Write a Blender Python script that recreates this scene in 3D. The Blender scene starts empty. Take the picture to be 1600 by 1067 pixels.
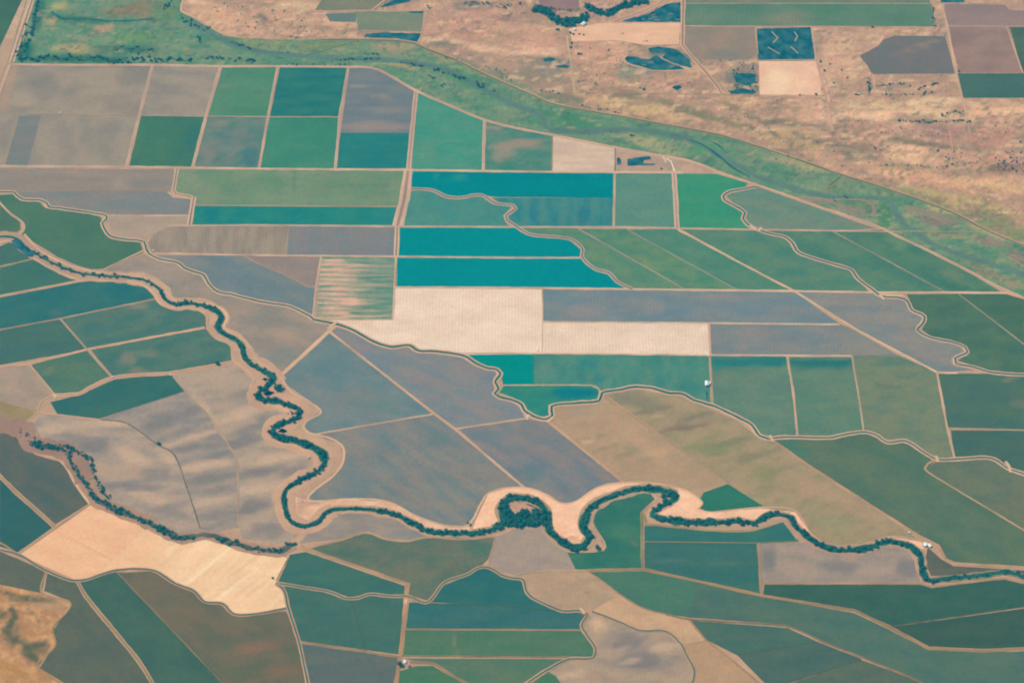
import bpy, math, random
from mathutils import noise, Vector, Matrix
random.seed(7)
S = bpy.context.scene
COL = S.collection

# ------------------------------------------------------------------ camera, sky, sun, exposure
F = 2900.0                       # focal length in photo pixels (photo is 1600 wide)
TH = math.radians(50.6)          # how far the lens looks down
H = 6000.0                       # flying height in metres
CY = -H / math.tan(TH)           # the look-at point is the world origin
cam = bpy.data.cameras.new('camera')
co = bpy.data.objects.new('camera', cam); COL.objects.link(co); S.camera = co
cam.sensor_width = 36; cam.lens = F / 1600 * 36; cam.clip_start = 1; cam.clip_end = 2e5
co.location = (0, CY, H); co.rotation_euler = (math.pi / 2 - TH, 0, 0)

SUN_EL, SUN_AZ = math.radians(52), math.radians(-68)
w = bpy.data.worlds.new('World'); S.world = w; w.use_nodes = True
sky = w.node_tree.nodes.new('ShaderNodeTexSky'); sky.sky_type = 'NISHITA'; sky.sun_disc = False
sky.sun_elevation = SUN_EL; sky.sun_rotation = SUN_AZ
w.node_tree.links.new(sky.outputs[0], w.node_tree.nodes['Background'].inputs[0])
w.node_tree.nodes['Background'].inputs[1].default_value = 0.08
sl = bpy.data.lights.new('sun', 'SUN'); sl.energy = 3.5; sl.angle = math.radians(.5); sl.color = (1, .94, .85)
so = bpy.data.objects.new('sun', sl); COL.objects.link(so)
so.rotation_euler = (math.pi / 2 - SUN_EL, 0, math.pi - SUN_AZ)
S.view_settings.view_transform = 'Standard'; S.view_settings.look = 'None'
S.view_settings.exposure = 0.7; S.view_settings.gamma = 1

# light level of a sunlit flat surface seen through this air: seen = GAIN * albedo + AIR
GAIN = (1.10, 1.14, 1.18)
AIR = (0.007, 0.074, 0.108)

# ------------------------------------------------------------------ helpers
CT, ST = math.cos(TH), math.sin(TH)
def P(px, py, z=0.0):
    """the point of the ground (or of height z) that the photo shows at this pixel"""
    x = (px - 800) / F; y = (533.5 - py) / F
    dx, dy, dz = x, CT + y * ST, -ST + y * CT
    t = (H - z) / -dz
    return (dx * t, CY + dy * t, z)
def mpp(px, py):
    y = (533.5 - py) / F
    return (H / (ST - y * CT)) / F
def lin1(v):
    v /= 255.0
    return v / 12.92 if v <= .04045 else ((v + .055) / 1.055) ** 2.4
def alb(c):
    """reflectance of a surface from the colour it shows in sun and air"""
    return tuple(min(.9, max(.001, (lin1(v) - AIR[i]) / GAIN[i])) for i, v in enumerate(c))
def pts(s):
    return [tuple(map(float, p.split(','))) for p in s.split()]
def lerp3(a, b, t):
    return tuple(a[i] + (b[i] - a[i]) * t for i in range(3))
def sstep(a, b, x):
    t = max(0, min(1, (x - a) / (b - a))); return t * t * (3 - 2 * t)
def fbm(x, y, s):
    return (.55 * noise.noise((x, y, s)) + .3 * noise.noise((2.1 * x, 2.1 * y, s + 9)) +
            .2 * noise.noise((4.3 * x, 4.3 * y, s + 17)))
def tag(o, label=None, cat=None, group=None, kind=None):
    if label: o['label'] = label
    if cat: o['category'] = cat
    if group: o['group'] = group
    if kind: o['kind'] = kind
    return o

# ------------------------------------------------------------------ materials
def new_mat(name, rough=1.0, spec=.08):
    m = bpy.data.materials.new(name); m.use_nodes = True
    b = m.node_tree.nodes['Principled BSDF']
    b.inputs['Roughness'].default_value = rough; b.inputs['Specular IOR Level'].default_value = spec
    return m, m.node_tree, b
_ground = {}
def ground_mat(rows=None, amp=.05, grain=.22, clump=.16, chroma=.5):
    """soil or crop: the colour of the ground itself (mesh attribute) broken up by clumps, grain and planting rows"""
    key = (rows, amp, grain, clump, chroma)
    if key in _ground: return _ground[key]
    m, nt, b = new_mat('ground_cover')
    N, L = nt.nodes.new, nt.links.new
    at = N('ShaderNodeAttribute'); at.attribute_name = 'soil'
    geo = N('ShaderNodeNewGeometry')
    def nz(scale, detail, stretch=None):
        n = N('ShaderNodeTexNoise'); n.inputs['Scale'].default_value = scale; n.inputs['Detail'].default_value = detail
        n.inputs['Roughness'].default_value = .65
        if stretch:
            mp = N('ShaderNodeMapping'); mp.inputs['Scale'].default_value = stretch
            L(geo.outputs['Position'], mp.inputs[0]); L(mp.outputs[0], n.inputs['Vector'])
        else: L(geo.outputs['Position'], n.inputs['Vector'])
        return n.outputs['Fac']
    def madd(sock, mul, add):
        n = N('ShaderNodeMath'); n.operation = 'MULTIPLY_ADD'; L(sock, n.inputs[0])
        n.inputs[1].default_value = mul; n.inputs[2].default_value = add; return n.outputs[0]
    def mul(a, c):
        n = N('ShaderNodeMath'); n.operation = 'MULTIPLY'; L(a, n.inputs[0]); L(c, n.inputs[1]); return n.outputs[0]
    f = mul(madd(nz(.011, 4, (.5, 1, 1)), clump * 2, 1 - clump), madd(nz(.075, 3), grain * 2, 1 - grain))
    if rows is not None:
        ang, period = rows
        wv = N('ShaderNodeTexWave'); wv.inputs['Scale'].default_value = 2 * math.pi / period / 20 * 1.0
        wv.inputs['Distortion'].default_value = .5; wv.inputs['Detail'].default_value = 1.5; wv.inputs['Detail Scale'].default_value = .4
        mp = N('ShaderNodeMapping'); mp.inputs['Rotation'].default_value = (0, 0, math.radians(ang))
        L(geo.outputs['Position'], mp.inputs[0]); L(mp.outputs[0], wv.inputs['Vector'])
        f = mul(f, madd(wv.outputs['Fac'], amp * 2, 1 - amp))
    ch = N('ShaderNodeTexNoise'); ch.inputs['Scale'].default_value = .045; ch.inputs['Detail'].default_value = 5; ch.inputs['Roughness'].default_value = .75
    L(geo.outputs['Position'], ch.inputs['Vector'])
    cm = N('ShaderNodeVectorMath'); cm.operation = 'MULTIPLY_ADD'; L(ch.outputs['Color'], cm.inputs[0])
    cm.inputs[1].default_value = (chroma * 1.3, chroma, chroma * 1.1); cm.inputs[2].default_value = (1 - chroma * .65, 1 - chroma * .5, 1 - chroma * .55)
    mx = N('ShaderNodeVectorMath'); mx.operation = 'MULTIPLY'; L(at.outputs['Color'], mx.inputs[0]); L(cm.outputs[0], mx.inputs[1])
    vm = N('ShaderNodeVectorMath'); vm.operation = 'SCALE'; L(mx.outputs[0], vm.inputs[0]); L(f, vm.inputs['Scale'])
    L(vm.outputs[0], b.inputs['Base Color'])
    _ground[key] = m
    return m
def noisy_mat(name, c1, c2, scale, rough=.9, spec=.1, rnd=0.0, coord='Object'):
    m, nt, b = new_mat(name, rough, spec)
    N, L = nt.nodes.new, nt.links.new
    tc = N('ShaderNodeTexCoord'); n = N('ShaderNodeTexNoise'); n.inputs['Scale'].default_value = scale; n.inputs['Detail'].default_value = 4
    L(tc.outputs[coord], n.inputs['Vector'])
    r = N('ShaderNodeValToRGB'); r.color_ramp.elements[0].position = .35; r.color_ramp.elements[1].position = .65
    r.color_ramp.elements[0].color = (*c1, 1); r.color_ramp.elements[1].color = (*c2, 1)
    L(n.outputs['Fac'], r.inputs[0]); out = r.outputs[0]
    if rnd:
        oi = N('ShaderNodeObjectInfo'); ma = N('ShaderNodeMath'); ma.operation = 'MULTIPLY_ADD'
        L(oi.outputs['Random'], ma.inputs[0]); ma.inputs[1].default_value = rnd; ma.inputs[2].default_value = 1 - rnd / 2
        vm = N('ShaderNodeVectorMath'); vm.operation = 'SCALE'; L(out, vm.inputs[0]); L(ma.outputs[0], vm.inputs['Scale']); out = vm.outputs[0]
    L(out, b.inputs['Base Color'])
    return m
M_PLAIN = ground_mat()
M_ROUGH = ground_mat(grain=.32, clump=.3, chroma=.8)
M_SCRUBLAND = ground_mat(grain=.45, clump=.36, chroma=1.0)
M_ROAD = ground_mat(grain=.14, clump=.12)
M_WATER = noisy_mat('slough_water', (.01, .062, .034), (.022, .085, .046), .02, .2, .06, coord='Object')
M_POND = noisy_mat('pond_water', (.001, .034, .042), (.045, .1, .082), .02, .2, .06, coord='Object')
M_LEAF = noisy_mat('leaves', (.003, .03, .016), (.028, .095, .05), 1.6, .8, .15, .7)
M_SCRUB = noisy_mat('scrub_leaves', (.03, .05, .04), (.08, .1, .075), 1.6, .9, .1, .7)
M_BARK = noisy_mat('bark', (.07, .05, .035), (.14, .1, .07), 3)
M_WHITE = noisy_mat('white_painted_metal', (.6, .56, .48), (.72, .68, .6), .3, .5, .3)
M_WALL = noisy_mat('pale_board', (.5, .46, .4), (.62, .58, .5), .4, .7, .2)
M_DOOR = noisy_mat('dark_door', (.05, .06, .07), (.08, .09, .1), 1, .6, .2)

# ------------------------------------------------------------------ ground sheets
def clip(poly, axis, v, keep_less):
    out = []; n = len(poly)
    for i in range(n):
        a, b = poly[i], poly[(i + 1) % n]
        ia = (a[axis] <= v) if keep_less else (a[axis] >= v)
        ib = (b[axis] <= v) if keep_less else (b[axis] >= v)
        if ia: out.append(a)
        if ia != ib:
            if a > b: a, b = b, a
            t = (v - a[axis]) / (b[axis] - a[axis])
            p = [a[0] + (b[0] - a[0]) * t, a[1] + (b[1] - a[1]) * t]; p[axis] = v
            out.append(tuple(p))
    return out
def grow(poly, d):
    n = len(poly); a = sum(poly[i][0] * poly[(i + 1) % n][1] - poly[(i + 1) % n][0] * poly[i][1] for i in range(n))
    sg = 1 if a > 0 else -1; out = []
    for i in range(n):
        p, q, r = poly[i - 1], poly[i], poly[(i + 1) % n]
        n1 = ((q[1] - p[1]), -(q[0] - p[0])); n2 = ((r[1] - q[1]), -(r[0] - q[0]))
        l1 = math.hypot(*n1) or 1; l2 = math.hypot(*n2) or 1
        v = (n1[0] / l1 + n2[0] / l2, n1[1] / l1 + n2[1] / l2); l = math.hypot(*v)
        if l < .5: out.append(q); continue
        k = sg * d * min(1.6, 2 / l) / l
        out.append((q[0] + v[0] * k, q[1] + v[1] * k))
    return out
def outline(poly, step=9, jit=.45):
    """a traced outline with the small unevenness of a real field edge"""
    out = []; n = len(poly)
    for i in range(n):
        a, b = poly[i], poly[(i + 1) % n]
        d = math.hypot(b[0] - a[0], b[1] - a[1]); k = max(1, int(d / step))
        for j in range(k):
            t = j / k; x = a[0] + (b[0] - a[0]) * t; y = a[1] + (b[1] - a[1]) * t
            x += jit * noise.noise((x * .13, y * .13, 3.3)); y += jit * noise.noise((x * .13, y * .13, 8.8))
            out.append((x, y))
    return out
def mesh_obj(name, vs, fs, mat, cols=None, parent=None, smooth=False):
    me = bpy.data.meshes.new(name); me.from_pydata(vs, [], fs)
    for m in (mat if isinstance(mat, (list, tuple)) else [mat]): me.materials.append(m)
    if cols:
        a = me.color_attributes.new('soil', 'FLOAT_COLOR', 'POINT')
        flat = []
        for c in cols: flat += [c[0], c[1], c[2], 1.0]
        a.data.foreach_set('color', flat)
    if smooth: me.polygons.foreach_set('use_smooth', [True] * len(me.polygons))
    o = bpy.data.objects.new(name, me); COL.objects.link(o)
    if parent: o.parent = parent
    return o
def centred(vs):
    n = len(vs); cx = sum(v[0] for v in vs) / n; cy = sum(v[1] for v in vs) / n
    return [(v[0] - cx, v[1] - cy, v[2]) for v in vs], (cx, cy, 0)
def sheet(name, poly, z, colfn, mat, cell=5, skirt=.5, jit=.45):
    poly = outline(poly, jit=jit) if jit else poly
    vs, fs, cols, idx = [], [], [], {}
    def vid(x, y):
        k = (round(x, 3), round(y, 3))
        if k not in idx:
            idx[k] = len(vs); vs.append(P(x, y, z)); cols.append(colfn(x, y))
        return idx[k]
    x0 = min(p[0] for p in poly); x1 = max(p[0] for p in poly); y0 = min(p[1] for p in poly); y1 = max(p[1] for p in poly)
    for j in range(int(math.floor(y0 / cell)), int(math.ceil(y1 / cell))):
        band = clip(clip(poly, 1, j * cell, False), 1, (j + 1) * cell, True)
        if len(band) < 3: continue
        bx0 = min(p[0] for p in band); bx1 = max(p[0] for p in band)
        for i in range(int(math.floor(bx0 / cell)), int(math.ceil(bx1 / cell))):
            c = clip(clip(band, 0, i * cell, False), 0, (i + 1) * cell, True)
            f = []
            for p in c:
                k = vid(*p)
                if not f or (k != f[-1] and k != f[0]): f.append(k)
            if len(f) >= 3: fs.append(f)
    if sum((poly[i][0] * poly[(i + 1) % len(poly)][1] - poly[(i + 1) % len(poly)][0] * poly[i][1]) for i in range(len(poly))) > 0:
        fs = [f[::-1] for f in fs]
    if skirt:
        b0 = len(vs); n = len(poly)
        for p in poly: vs.append(P(*p, z)); cols.append(colfn(*p))
        for p in poly: vs.append(P(*p, z)[:2] + (z - skirt,)); cols.append(colfn(*p))
        fs += [[b0 + i, b0 + (i + 1) % n, b0 + n + (i + 1) % n, b0 + n + i] for i in range(n)]
    vs, c = centred(vs)
    o = mesh_obj(name, vs, fs, mat, cols); o.location = c
    return o
def colour_fn(c1, c2=None, pat=(70, 18, 0), amt=.5, blobs=(), bias=0.0):
    """the colour of the soil or crop at a spot: two tones in streaks, and patches with soft uneven edges"""
    a1 = alb(c1); a2 = alb(c2 or c1)
    sx, sy, ang = pat; ca, sa = math.cos(math.radians(ang)), math.sin(math.radians(ang))
    seed = random.random() * 90
    bl = [(x, y, rx * 1.08, ry * 1.08, math.cos(math.radians(g)), math.sin(math.radians(g)), alb(c), s) for x, y, rx, ry, g, c, s in blobs]
    def fn(x, y):
        u = (x * ca + y * sa) / sx; v = (-x * sa + y * ca) / sy
        t = sstep(-.45, .45, fbm(u, v, seed) + bias) * amt * 2
        c = lerp3(a1, a2, min(1, t))
        for bx, by, rx, ry, cg, sg, bc, s in bl:
            dx, dy = x - bx, y - by
            p = (dx * cg + dy * sg) / rx; q = (-dx * sg + dy * cg) / ry
            d = math.sqrt(p * p + q * q)
            if d < 1.6:
                d += .45 * noise.noise((x / (rx * .5 + 4), y / (ry * .5 + 4), bx)) 
                c = lerp3(c, bc, s * (1 - sstep(.35, 1.15, d)))
        return c
    return fn

# ------------------------------------------------------------------ ribbons: roads, canals, levees
def spline(p, step=5):
    out = []
    n = len(p)
    for i in range(n - 1):
        p0 = p[max(0, i - 1)]; p1 = p[i]; p2 = p[i + 1]; p3 = p[min(n - 1, i + 2)]
        d = math.hypot(p2[0] - p1[0], p2[1] - p1[1]); k = max(1, int(d / step))
        # centripetal-ish: shorten the tangents at uneven spacing
        d0 = math.hypot(p1[0] - p0[0], p1[1] - p0[1]) or d; d2 = math.hypot(p3[0] - p2[0], p3[1] - p2[1]) or d
        m1 = [(p2[a] - p0[a]) * d / (d + d0) for a in (0, 1)]; m2 = [(p3[a] - p1[a]) * d / (d + d2) for a in (0, 1)]
        for j in range(k):
            t = j / k; h00 = 2*t**3 - 3*t*t + 1; h10 = t**3 - 2*t*t + t; h01 = -2*t**3 + 3*t*t; h11 = t**3 - t*t
            out.append(tuple(h00*p1[a] + h10*m1[a] + h01*p2[a] + h11*m2[a] for a in (0, 1)))
    out.append(tuple(p[-1]))
    return out
def straight(p, step=8):
    out = []
    for a, b in zip(p, p[1:]):
        d = math.hypot(b[0] - a[0], b[1] - a[1]); k = max(1, int(d / step))
        out += [(a[0] + (b[0] - a[0]) * j / k, a[1] + (b[1] - a[1]) * j / k) for j in range(k)]
    return out + [tuple(p[-1])]
def ribbon(name, line, width, z, profile, mat, wob=.35, wnoise=.18, curved=True, shift=0.0, var=.1):
    """profile: list of (offset from -1 to 1, height, colour) across the ribbon; width in photo pixels"""
    c = spline(line) if curved else straight(line)
    s0 = random.random() * 50
    c = [(x + wob * noise.noise((x * .09, y * .09, s0)), y + wob * noise.noise((x * .09, y * .09, s0 + 5))) for x, y in c]
    g = [Vector(P(x, y)) for x, y in c]
    vs, fs, cols = [], [], []
    n = len(profile); pa = [alb(p[2]) for p in profile]
    for i, q in enumerate(g):
        t = (g[min(i + 1, len(g) - 1)] - g[max(i - 1, 0)]); t.normalize()
        nrm = Vector((t.y, -t.x, 0))
        wd = width * mpp(*c[i]) * .5 * (1 + wnoise * noise.noise((c[i][0] * .06, c[i][1] * .06, s0 + 20)))
        sh = shift * mpp(*c[i])
        tone = 1 + var * noise.noise((c[i][0] * .03, c[i][1] * .03, s0 + 33)) * 1.6
        for k, (off, dz, _) in enumerate(profile):
            e = 1 + .12 * noise.noise((c[i][0] * .2, c[i][1] * .2, k + s0))
            v = q + nrm * (off * wd * e + sh); vs.append((v.x, v.y, z + dz)); cols.append(tuple(a * tone for a in pa[k]))
        if i:
            b = (i - 1) * n
            fs += [[b + k, b + k + 1, b + n + k + 1, b + n + k] for k in range(n - 1)]
    fs = [f[::-1] for f in fs]
    vs, loc = centred(vs)
    o = mesh_obj(name, vs, fs, mat, cols); o.location = loc
    return tag(o, kind='structure')
_zi = [0]
def nz(base, step=.03, n=15):
    _zi[0] += 1
    return base + (_zi[0] % n) * step

TAN = (200, 165, 140)
def road(s, width=4.5, c=(206, 172, 146), mid=None, curved=False, verge=None, name='dirt_road'):
    ym = sum(p[1] for p in pts(s)) / len(pts(s)); dk = 1 - .08 * sstep(700, 950, ym); c = tuple(v * dk for v in c); mid = mid and tuple(v * dk for v in mid); width *= .84
    mid = mid or tuple(v * .93 for v in c); verge = verge or tuple(v * .86 for v in c)
    return ribbon(name, pts(s), width, nz(.95),
                  [(-1, -.5, verge), (-.72, 0, c), (-.2, .0, mid), (.2, 0, mid), (.72, 0, c), (1, -.5, verge)], M_ROAD, curved=curved, wnoise=.34, var=.2)
def double_road(s, width=8, c=(206, 172, 146), mid=(150, 125, 110), curved=False, name='dirt_road'):
    return ribbon(name, pts(s), width, nz(.95),
                  [(-1, -.5, c), (-.75, 0, c), (-.42, 0, c), (-.18, -.1, mid), (.18, -.1, mid), (.42, 0, c), (.75, 0, c), (1, -.5, c)], M_ROAD, curved=curved)
def canal(s, width=9, bank=(203, 168, 142), wet=(132, 126, 110), water=.3, curved=True):
    width *= .86; water *= .85; wet = tuple(a * .6 + b * .4 for a, b in zip(wet, bank))
    p = pts(s); z = nz(1.5, .02, 8); s0 = random.random() * 40
    p = [(x + .5 * noise.noise((x * .09, y * .09, s0)), y + .5 * noise.noise((x * .09, y * .09, s0 + 5))) for x, y in (spline(p) if curved else straight(p))]
    ribbon('canal_bank', p, width, z, [(-1, -.9, bank), (-.72, .3, bank), (-.5, .3, bank), (-.3, -.2, wet), (.3, -.2, wet), (.5, .3, bank), (.72, .3, bank), (1, -.9, bank)],
           M_ROAD, wob=0, curved=False)
    ribbon('canal_water', p, width * water * 1.15, z, [(-1, 0, wet), (1, 0, wet)], M_WATER, wob=0, curved=False, wnoise=.1)

# ------------------------------------------------------------------ the base of the land: one sheet to the horizon
base_c = alb((196, 162, 136))
g = 60000
o = mesh_obj('ground', [(-g, -g, -.4), (g, -g, -.4), (g, g, -.4), (-g, g, -.4)], [(0, 1, 2, 3)], M_ROUGH, [base_c] * 4); tag(o, kind='structure')
TANC = colour_fn((194, 160, 136), (178, 148, 126), (40, 12, 0))
o = sheet('field_margins', pts('-60,60 700,60 1100,200 1660,440 1660,1130 -60,1130'), 0, TANC, M_PLAIN, cell=24, jit=0, skirt=0); tag(o, kind='structure')

# dry rangeland north of the river
UP = [  # x, y, rx, ry, angle, colour, strength
 (340,30,60,26,20,(214,166,136),.9),(420,30,40,18,0,(206,160,134),.8),(408,28,14,9,20,(130,125,112),.8),(470,10,45,10,0,(216,176,140),.9),(430,50,60,8,0,(212,166,138),.8),(520,35,50,10,0,(214,166,138),.9),
 (720,40,70,32,0,(196,150,130),.8),(690,64,36,6,6,(228,182,150),.9),(770,78,46,7,8,(224,178,148),.9),(745,100,60,14,18,(166,140,124),.7),
 (840,62,48,22,0,(203,156,132),.9),(842,82,48,6,0,(226,180,150),.9),(845,112,50,22,8,(150,136,122),.8),(880,98,16,4,5,(100,118,110),.8),(860,93,16,4,0,(110,122,112),.7),
 (870,10,42,12,8,(140,116,114),.9),(950,5,50,9,-8,(204,158,138),.9),(990,30,50,8,-14,(198,154,132),.8),
 (940,95,45,38,0,(205,158,132),.8),(1000,120,40,10,0,(158,142,122),.7),(1050,128,60,14,6,(186,146,126),.7),(1000,170,80,14,10,(204,168,128),.8),(985,150,40,5,0,(132,126,106),.6),(1060,166,60,6,14,(134,128,106),.6),(1140,192,50,5,16,(138,130,108),.6),
 (1150,160,40,16,20,(196,158,128),.8),(1165,120,20,24,0,(170,138,122),.7),(1160,175,40,6,25,(150,134,112),.6),
 (1310,95,38,50,0,(210,166,138),.9),(1250,180,48,24,0,(212,166,138),.9),(1290,160,20,40,0,(220,172,144),.7),(1350,165,55,9,0,(216,180,142),.8),(1350,180,54,10,0,(230,188,150),.95),(1450,160,60,9,0,(230,192,152),.95),(1450,178,60,9,2,(228,186,148),.8),
 (1355,203,50,12,0,(190,146,126),.8),(1440,200,50,10,0,(206,162,136),.7),(1470,208,40,14,10,(170,132,122),.7),(1520,212,30,14,20,(160,132,122),.7),
 (1240,215,60,14,4,(192,160,124),.8),(1215,190,30,5,-6,(140,130,108),.7),(1260,230,60,8,6,(176,150,118),.8),(1330,235,60,14,12,(168,142,120),.7),(1430,242,52,16,6,(232,184,148),.95),(1560,175,60,22,4,(228,178,144),.9),(1565,218,26,12,0,(226,178,142),.9),(1545,215,40,30,20,(188,142,124),.4),
 (1540,250,70,18,8,(206,158,132),.8),(1570,262,36,12,8,(150,120,106),.5),(1400,262,60,8,2,(178,148,120),.7),(1440,278,90,14,8,(218,166,134),.9),(1560,290,70,14,6,(214,170,132),.9),(1500,315,90,18,14,(186,160,120),.8),(1560,345,60,20,20,(150,146,110),.8),(1590,372,40,14,24,(128,140,106),.8),(1340,285,30,8,24,(214,160,134),.8),
 (800,128,44,8,24,(122,138,114),.8),(865,157,40,6,20,(118,136,112),.8),(740,106,30,6,26,(132,136,114),.7),(920,172,40,5,12,(124,134,110),.7),(1450,316,70,10,22,(152,148,112),.8),(1550,352,60,12,26,(132,142,108),.9),(1380,296,30,5,20,(150,146,112),.7),(1240,250,40,5,22,(140,140,112),.7),(700,70,30,6,4,(140,132,116),.6),(735,8,30,8,0,(120,118,112),.7),(790,30,30,6,0,(170,134,122),.7),
 (1045,84,44,14,6,(112,124,114),.9),(1000,64,22,6,0,(128,130,116),.9),(990,112,36,12,0,(146,142,124),.9),(1160,125,30,26,0,(132,128,116),.7),(1225,70,52,30,0,(110,124,112),.8),(960,190,50,5,8,(130,128,108),.8),(1090,180,50,5,16,(126,126,106),.8),(1240,195,50,4,4,(128,124,106),.8),(1300,225,60,5,10,(136,126,108),.8),(1205,205,30,4,40,(126,122,104),.8),(1450,226,60,5,8,(140,124,108),.8),(880,150,40,10,16,(140,132,114),.8),(820,118,40,14,16,(146,132,116),.8),
 (1060,215,40,5,10,(176,152,120),.5),(700,20,30,8,0,(204,160,138),.7),(640,40,14,16,0,(200,160,132),.6)]
_up = colour_fn((200, 158, 132), (172, 142, 122), (46, 11, 4), .5, [b[:6] + (1.0,) for b in UP])
_n2 = (alb((114, 116, 104)), alb((232, 188, 150)), alb((160, 132, 116)))
def upland(x, y):
    c = _up(x, y)
    wet = .3 + .7 * sstep(-.25, .3, fbm(x / 80, y / 34, 7.7))
    c = lerp3(c, _n2[2], .7 * sstep(.02, .3, fbm(x / 30, y / 9, 31.4)) * wet)
    c = lerp3(c, _n2[1], .6 * sstep(.12, .4, fbm(x / 22, y / 6, 14.4)))
    c = lerp3(c, _n2[0], .75 * sstep(.16, .4, fbm(x / 12, y / 3.6, 4.4)) * wet)
    c = lerp3(c, _n2[0], .65 * sstep(.86, .97, 1 - abs(fbm(x / 70, y / 24, 51.0))) * sstep(0, .3, fbm(x / 60, y / 40, 61.0)) * sstep(90, 200, y))
    return lerp3(c, _n2[0], .6 * sstep(.3, .55, noise.noise((x / 4.5, y / 2, 3.1))) * wet)
o = sheet('rangeland', pts('250,-60 1700,-60 1700,440 1500,400 1100,240 700,130 250,80'), .05, upland, M_SCRUBLAND, cell=3.5, jit=0, skirt=0); tag(o, kind='structure')

# flood plain of the river
ME = [(210,15,50,16,0,(140,126,104),.8),(130,32,60,6,4,(70,116,98),.6),(95,10,16,6,0,(170,158,112),.7),(115,76,42,8,0,(178,160,116),.8),(160,46,22,8,-14,(176,152,120),.8),(215,60,40,10,0,(112,146,106),.6),(190,78,60,8,0,(74,118,102),.6),(60,20,10,30,10,(66,112,98),.7),(40,80,16,20,10,(66,112,96),.7),(120,93,90,6,0,(66,110,98),.7),(80,34,14,6,0,(172,148,118),.7),(260,20,26,16,0,(104,134,104),.6),
 (420,70,60,10,0,(132,146,112),.7),(500,74,60,8,0,(128,142,108),.7),(620,75,40,10,0,(164,146,120),.8),(690,88,30,10,15,(150,144,114),.6),(610,98,26,4,8,(170,158,118),.7),(640,105,30,5,12,(166,152,118),.6),(725,122,40,12,25,(84,140,106),.6),
 (900,190,60,14,8,(84,138,108),.6),(1010,222,40,10,10,(160,156,122),.8),(1040,236,34,8,10,(136,148,118),.7),(1100,232,24,12,0,(92,146,112),.7),(1240,252,46,7,4,(168,156,122),.8),(1270,262,40,9,4,(160,154,120),.7),(1300,290,30,10,-20,(128,142,114),.6),
 (1270,312,34,7,8,(146,136,118),.9),(1330,328,34,7,14,(146,132,118),.9),(1362,318,10,14,20,(142,134,118),.9),(1340,318,24,4,10,(92,134,104),.9),(1385,330,14,30,10,(84,132,102),.6),(1440,332,30,8,10,(150,138,118),.8),(1470,345,36,9,8,(142,126,116),.9),(1470,328,30,6,14,(176,164,124),.6),(1490,344,12,6,30,(90,130,104),.8),(1550,378,28,6,8,(144,124,116),.8),(1590,402,18,9,20,(142,120,114),.9),(1480,368,50,4,4,(160,150,116),.6),(1540,425,40,8,26,(130,132,110),.7),(1580,442,20,8,26,(150,140,116),.7),(1540,360,50,6,22,(168,158,122),.6)]
_me = colour_fn((92, 138, 114), (122, 144, 118), (40, 9, 6), .6, [b[:6] + (1.0,) for b in ME])
_n3 = (alb((66, 116, 102)), alb((166, 156, 124)))
def meadow(x, y):
    c = _me(x, y)
    c = lerp3(c, _n3[0], .6 * sstep(.1, .4, fbm(x / 14, y / 4, 2.4)))
    c = lerp3(c, _n3[1], .6 * sstep(.16, .42, fbm(x / 18, y / 4.5, 11.4)))
    return lerp3(c, _n3[0], .55 * sstep(.3, .6, noise.noise((x / 4, y / 1.8, 23.1))))
NORTH = '286,-20 284,14 300,26 330,44 350,55 375,60 430,62 500,62 560,62 640,66 668,77 716,95 747,111 800,135 833,149 863,162 914,172 1015,190 1129,212 1200,234 1250,250 1316,273 1377,292 1428,309 1491,333 1541,359 1600,384 1660,410'
SOUTH = '18,100 110,102 238,102 345,104 430,104 545,105 577,106 597,112 650,142 700,164 755,187 800,199 862,211 962,231 1015,241 1078,252 1136,274 1200,295 1276,322 1364,351 1402,369 1453,393 1516,425 1556,446 1600,466 1660,494'
o = sheet('meadow', pts('52,-20 ' + NORTH) + pts(SOUTH)[::-1], .12, meadow, M_SCRUBLAND, cell=3.5, skirt=0); tag(o, kind='structure')
o = sheet('meadow_edge', pts('-60,-20 44,-20 -60,200'), .1, colour_fn((70, 106, 90), (78, 114, 96)), M_PLAIN, skirt=0); tag(o, kind='structure')
# the shallow river bed winding through the flood plain
CRK = (102, 130, 122)
for s, wd in (('300,30 318,48 345,60 370,72 400,80 440,86 480,89 540,92 580,93 640,98 700,111 740,130 770,148 800,163 833,175 848,185 853,199 870,204 901,206 977,203 1028,207 1078,219 1116,238 1140,252 1169,268 1200,283 1238,295 1288,306 1326,309', 12),
              ('1326,309 1377,311 1392,319 1402,337 1423,359 1453,379 1503,399 1600,430 1640,446', 11)):
    ribbon('river_bed', pts(s), wd, .3, [(-1, -.1, (92, 136, 108)), (-.6, 0, CRK), (0, 0, (96, 124, 120)), (.6, 0, CRK), (1, -.1, (92, 136, 108))], M_ROUGH, wob=2, wnoise=.6)
for s, wd in (('1078,219 1100,228 1118,240 1130,250 1145,262 1158,270 1170,276', 3.5), ('1112,222 1122,228 1130,233', 3), ('80,18 90,26 100,30 130,30 168,33 190,33 215,32 240,30', 3), ('60,0 56,20 52,45 50,58', 4), ('46,60 44,75 40,95', 4)):
    ribbon('river_water', pts(s), wd, .34, [(-1, 0, CRK), (1, 0, CRK)], M_WATER, wob=1, wnoise=.7)

MAUVE = (150, 138, 122)
for ln, wd in (('1240,309 1275,312 1300,316 1325,327 1345,334 1358,335', 9), ('1298,312 1330,311 1352,314 1365,322 1368,330 1362,336', 5), ('1420,326 1445,332 1470,342 1490,350', 11), ('1455,340 1475,338 1500,346', 8), ('1540,372 1560,380 1580,384', 9), ('1576,400 1604,406', 10)):
    ribbon('dry_pond_bed', pts(ln), wd, nz(.38, .04, 6), [(-1, -.1, (120, 140, 116)), (-.6, 0, MAUVE), (0, 0, (144, 130, 118)), (.6, 0, MAUVE), (1, -.1, (120, 140, 116))], M_ROUGH, wob=2, wnoise=.9)

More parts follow.
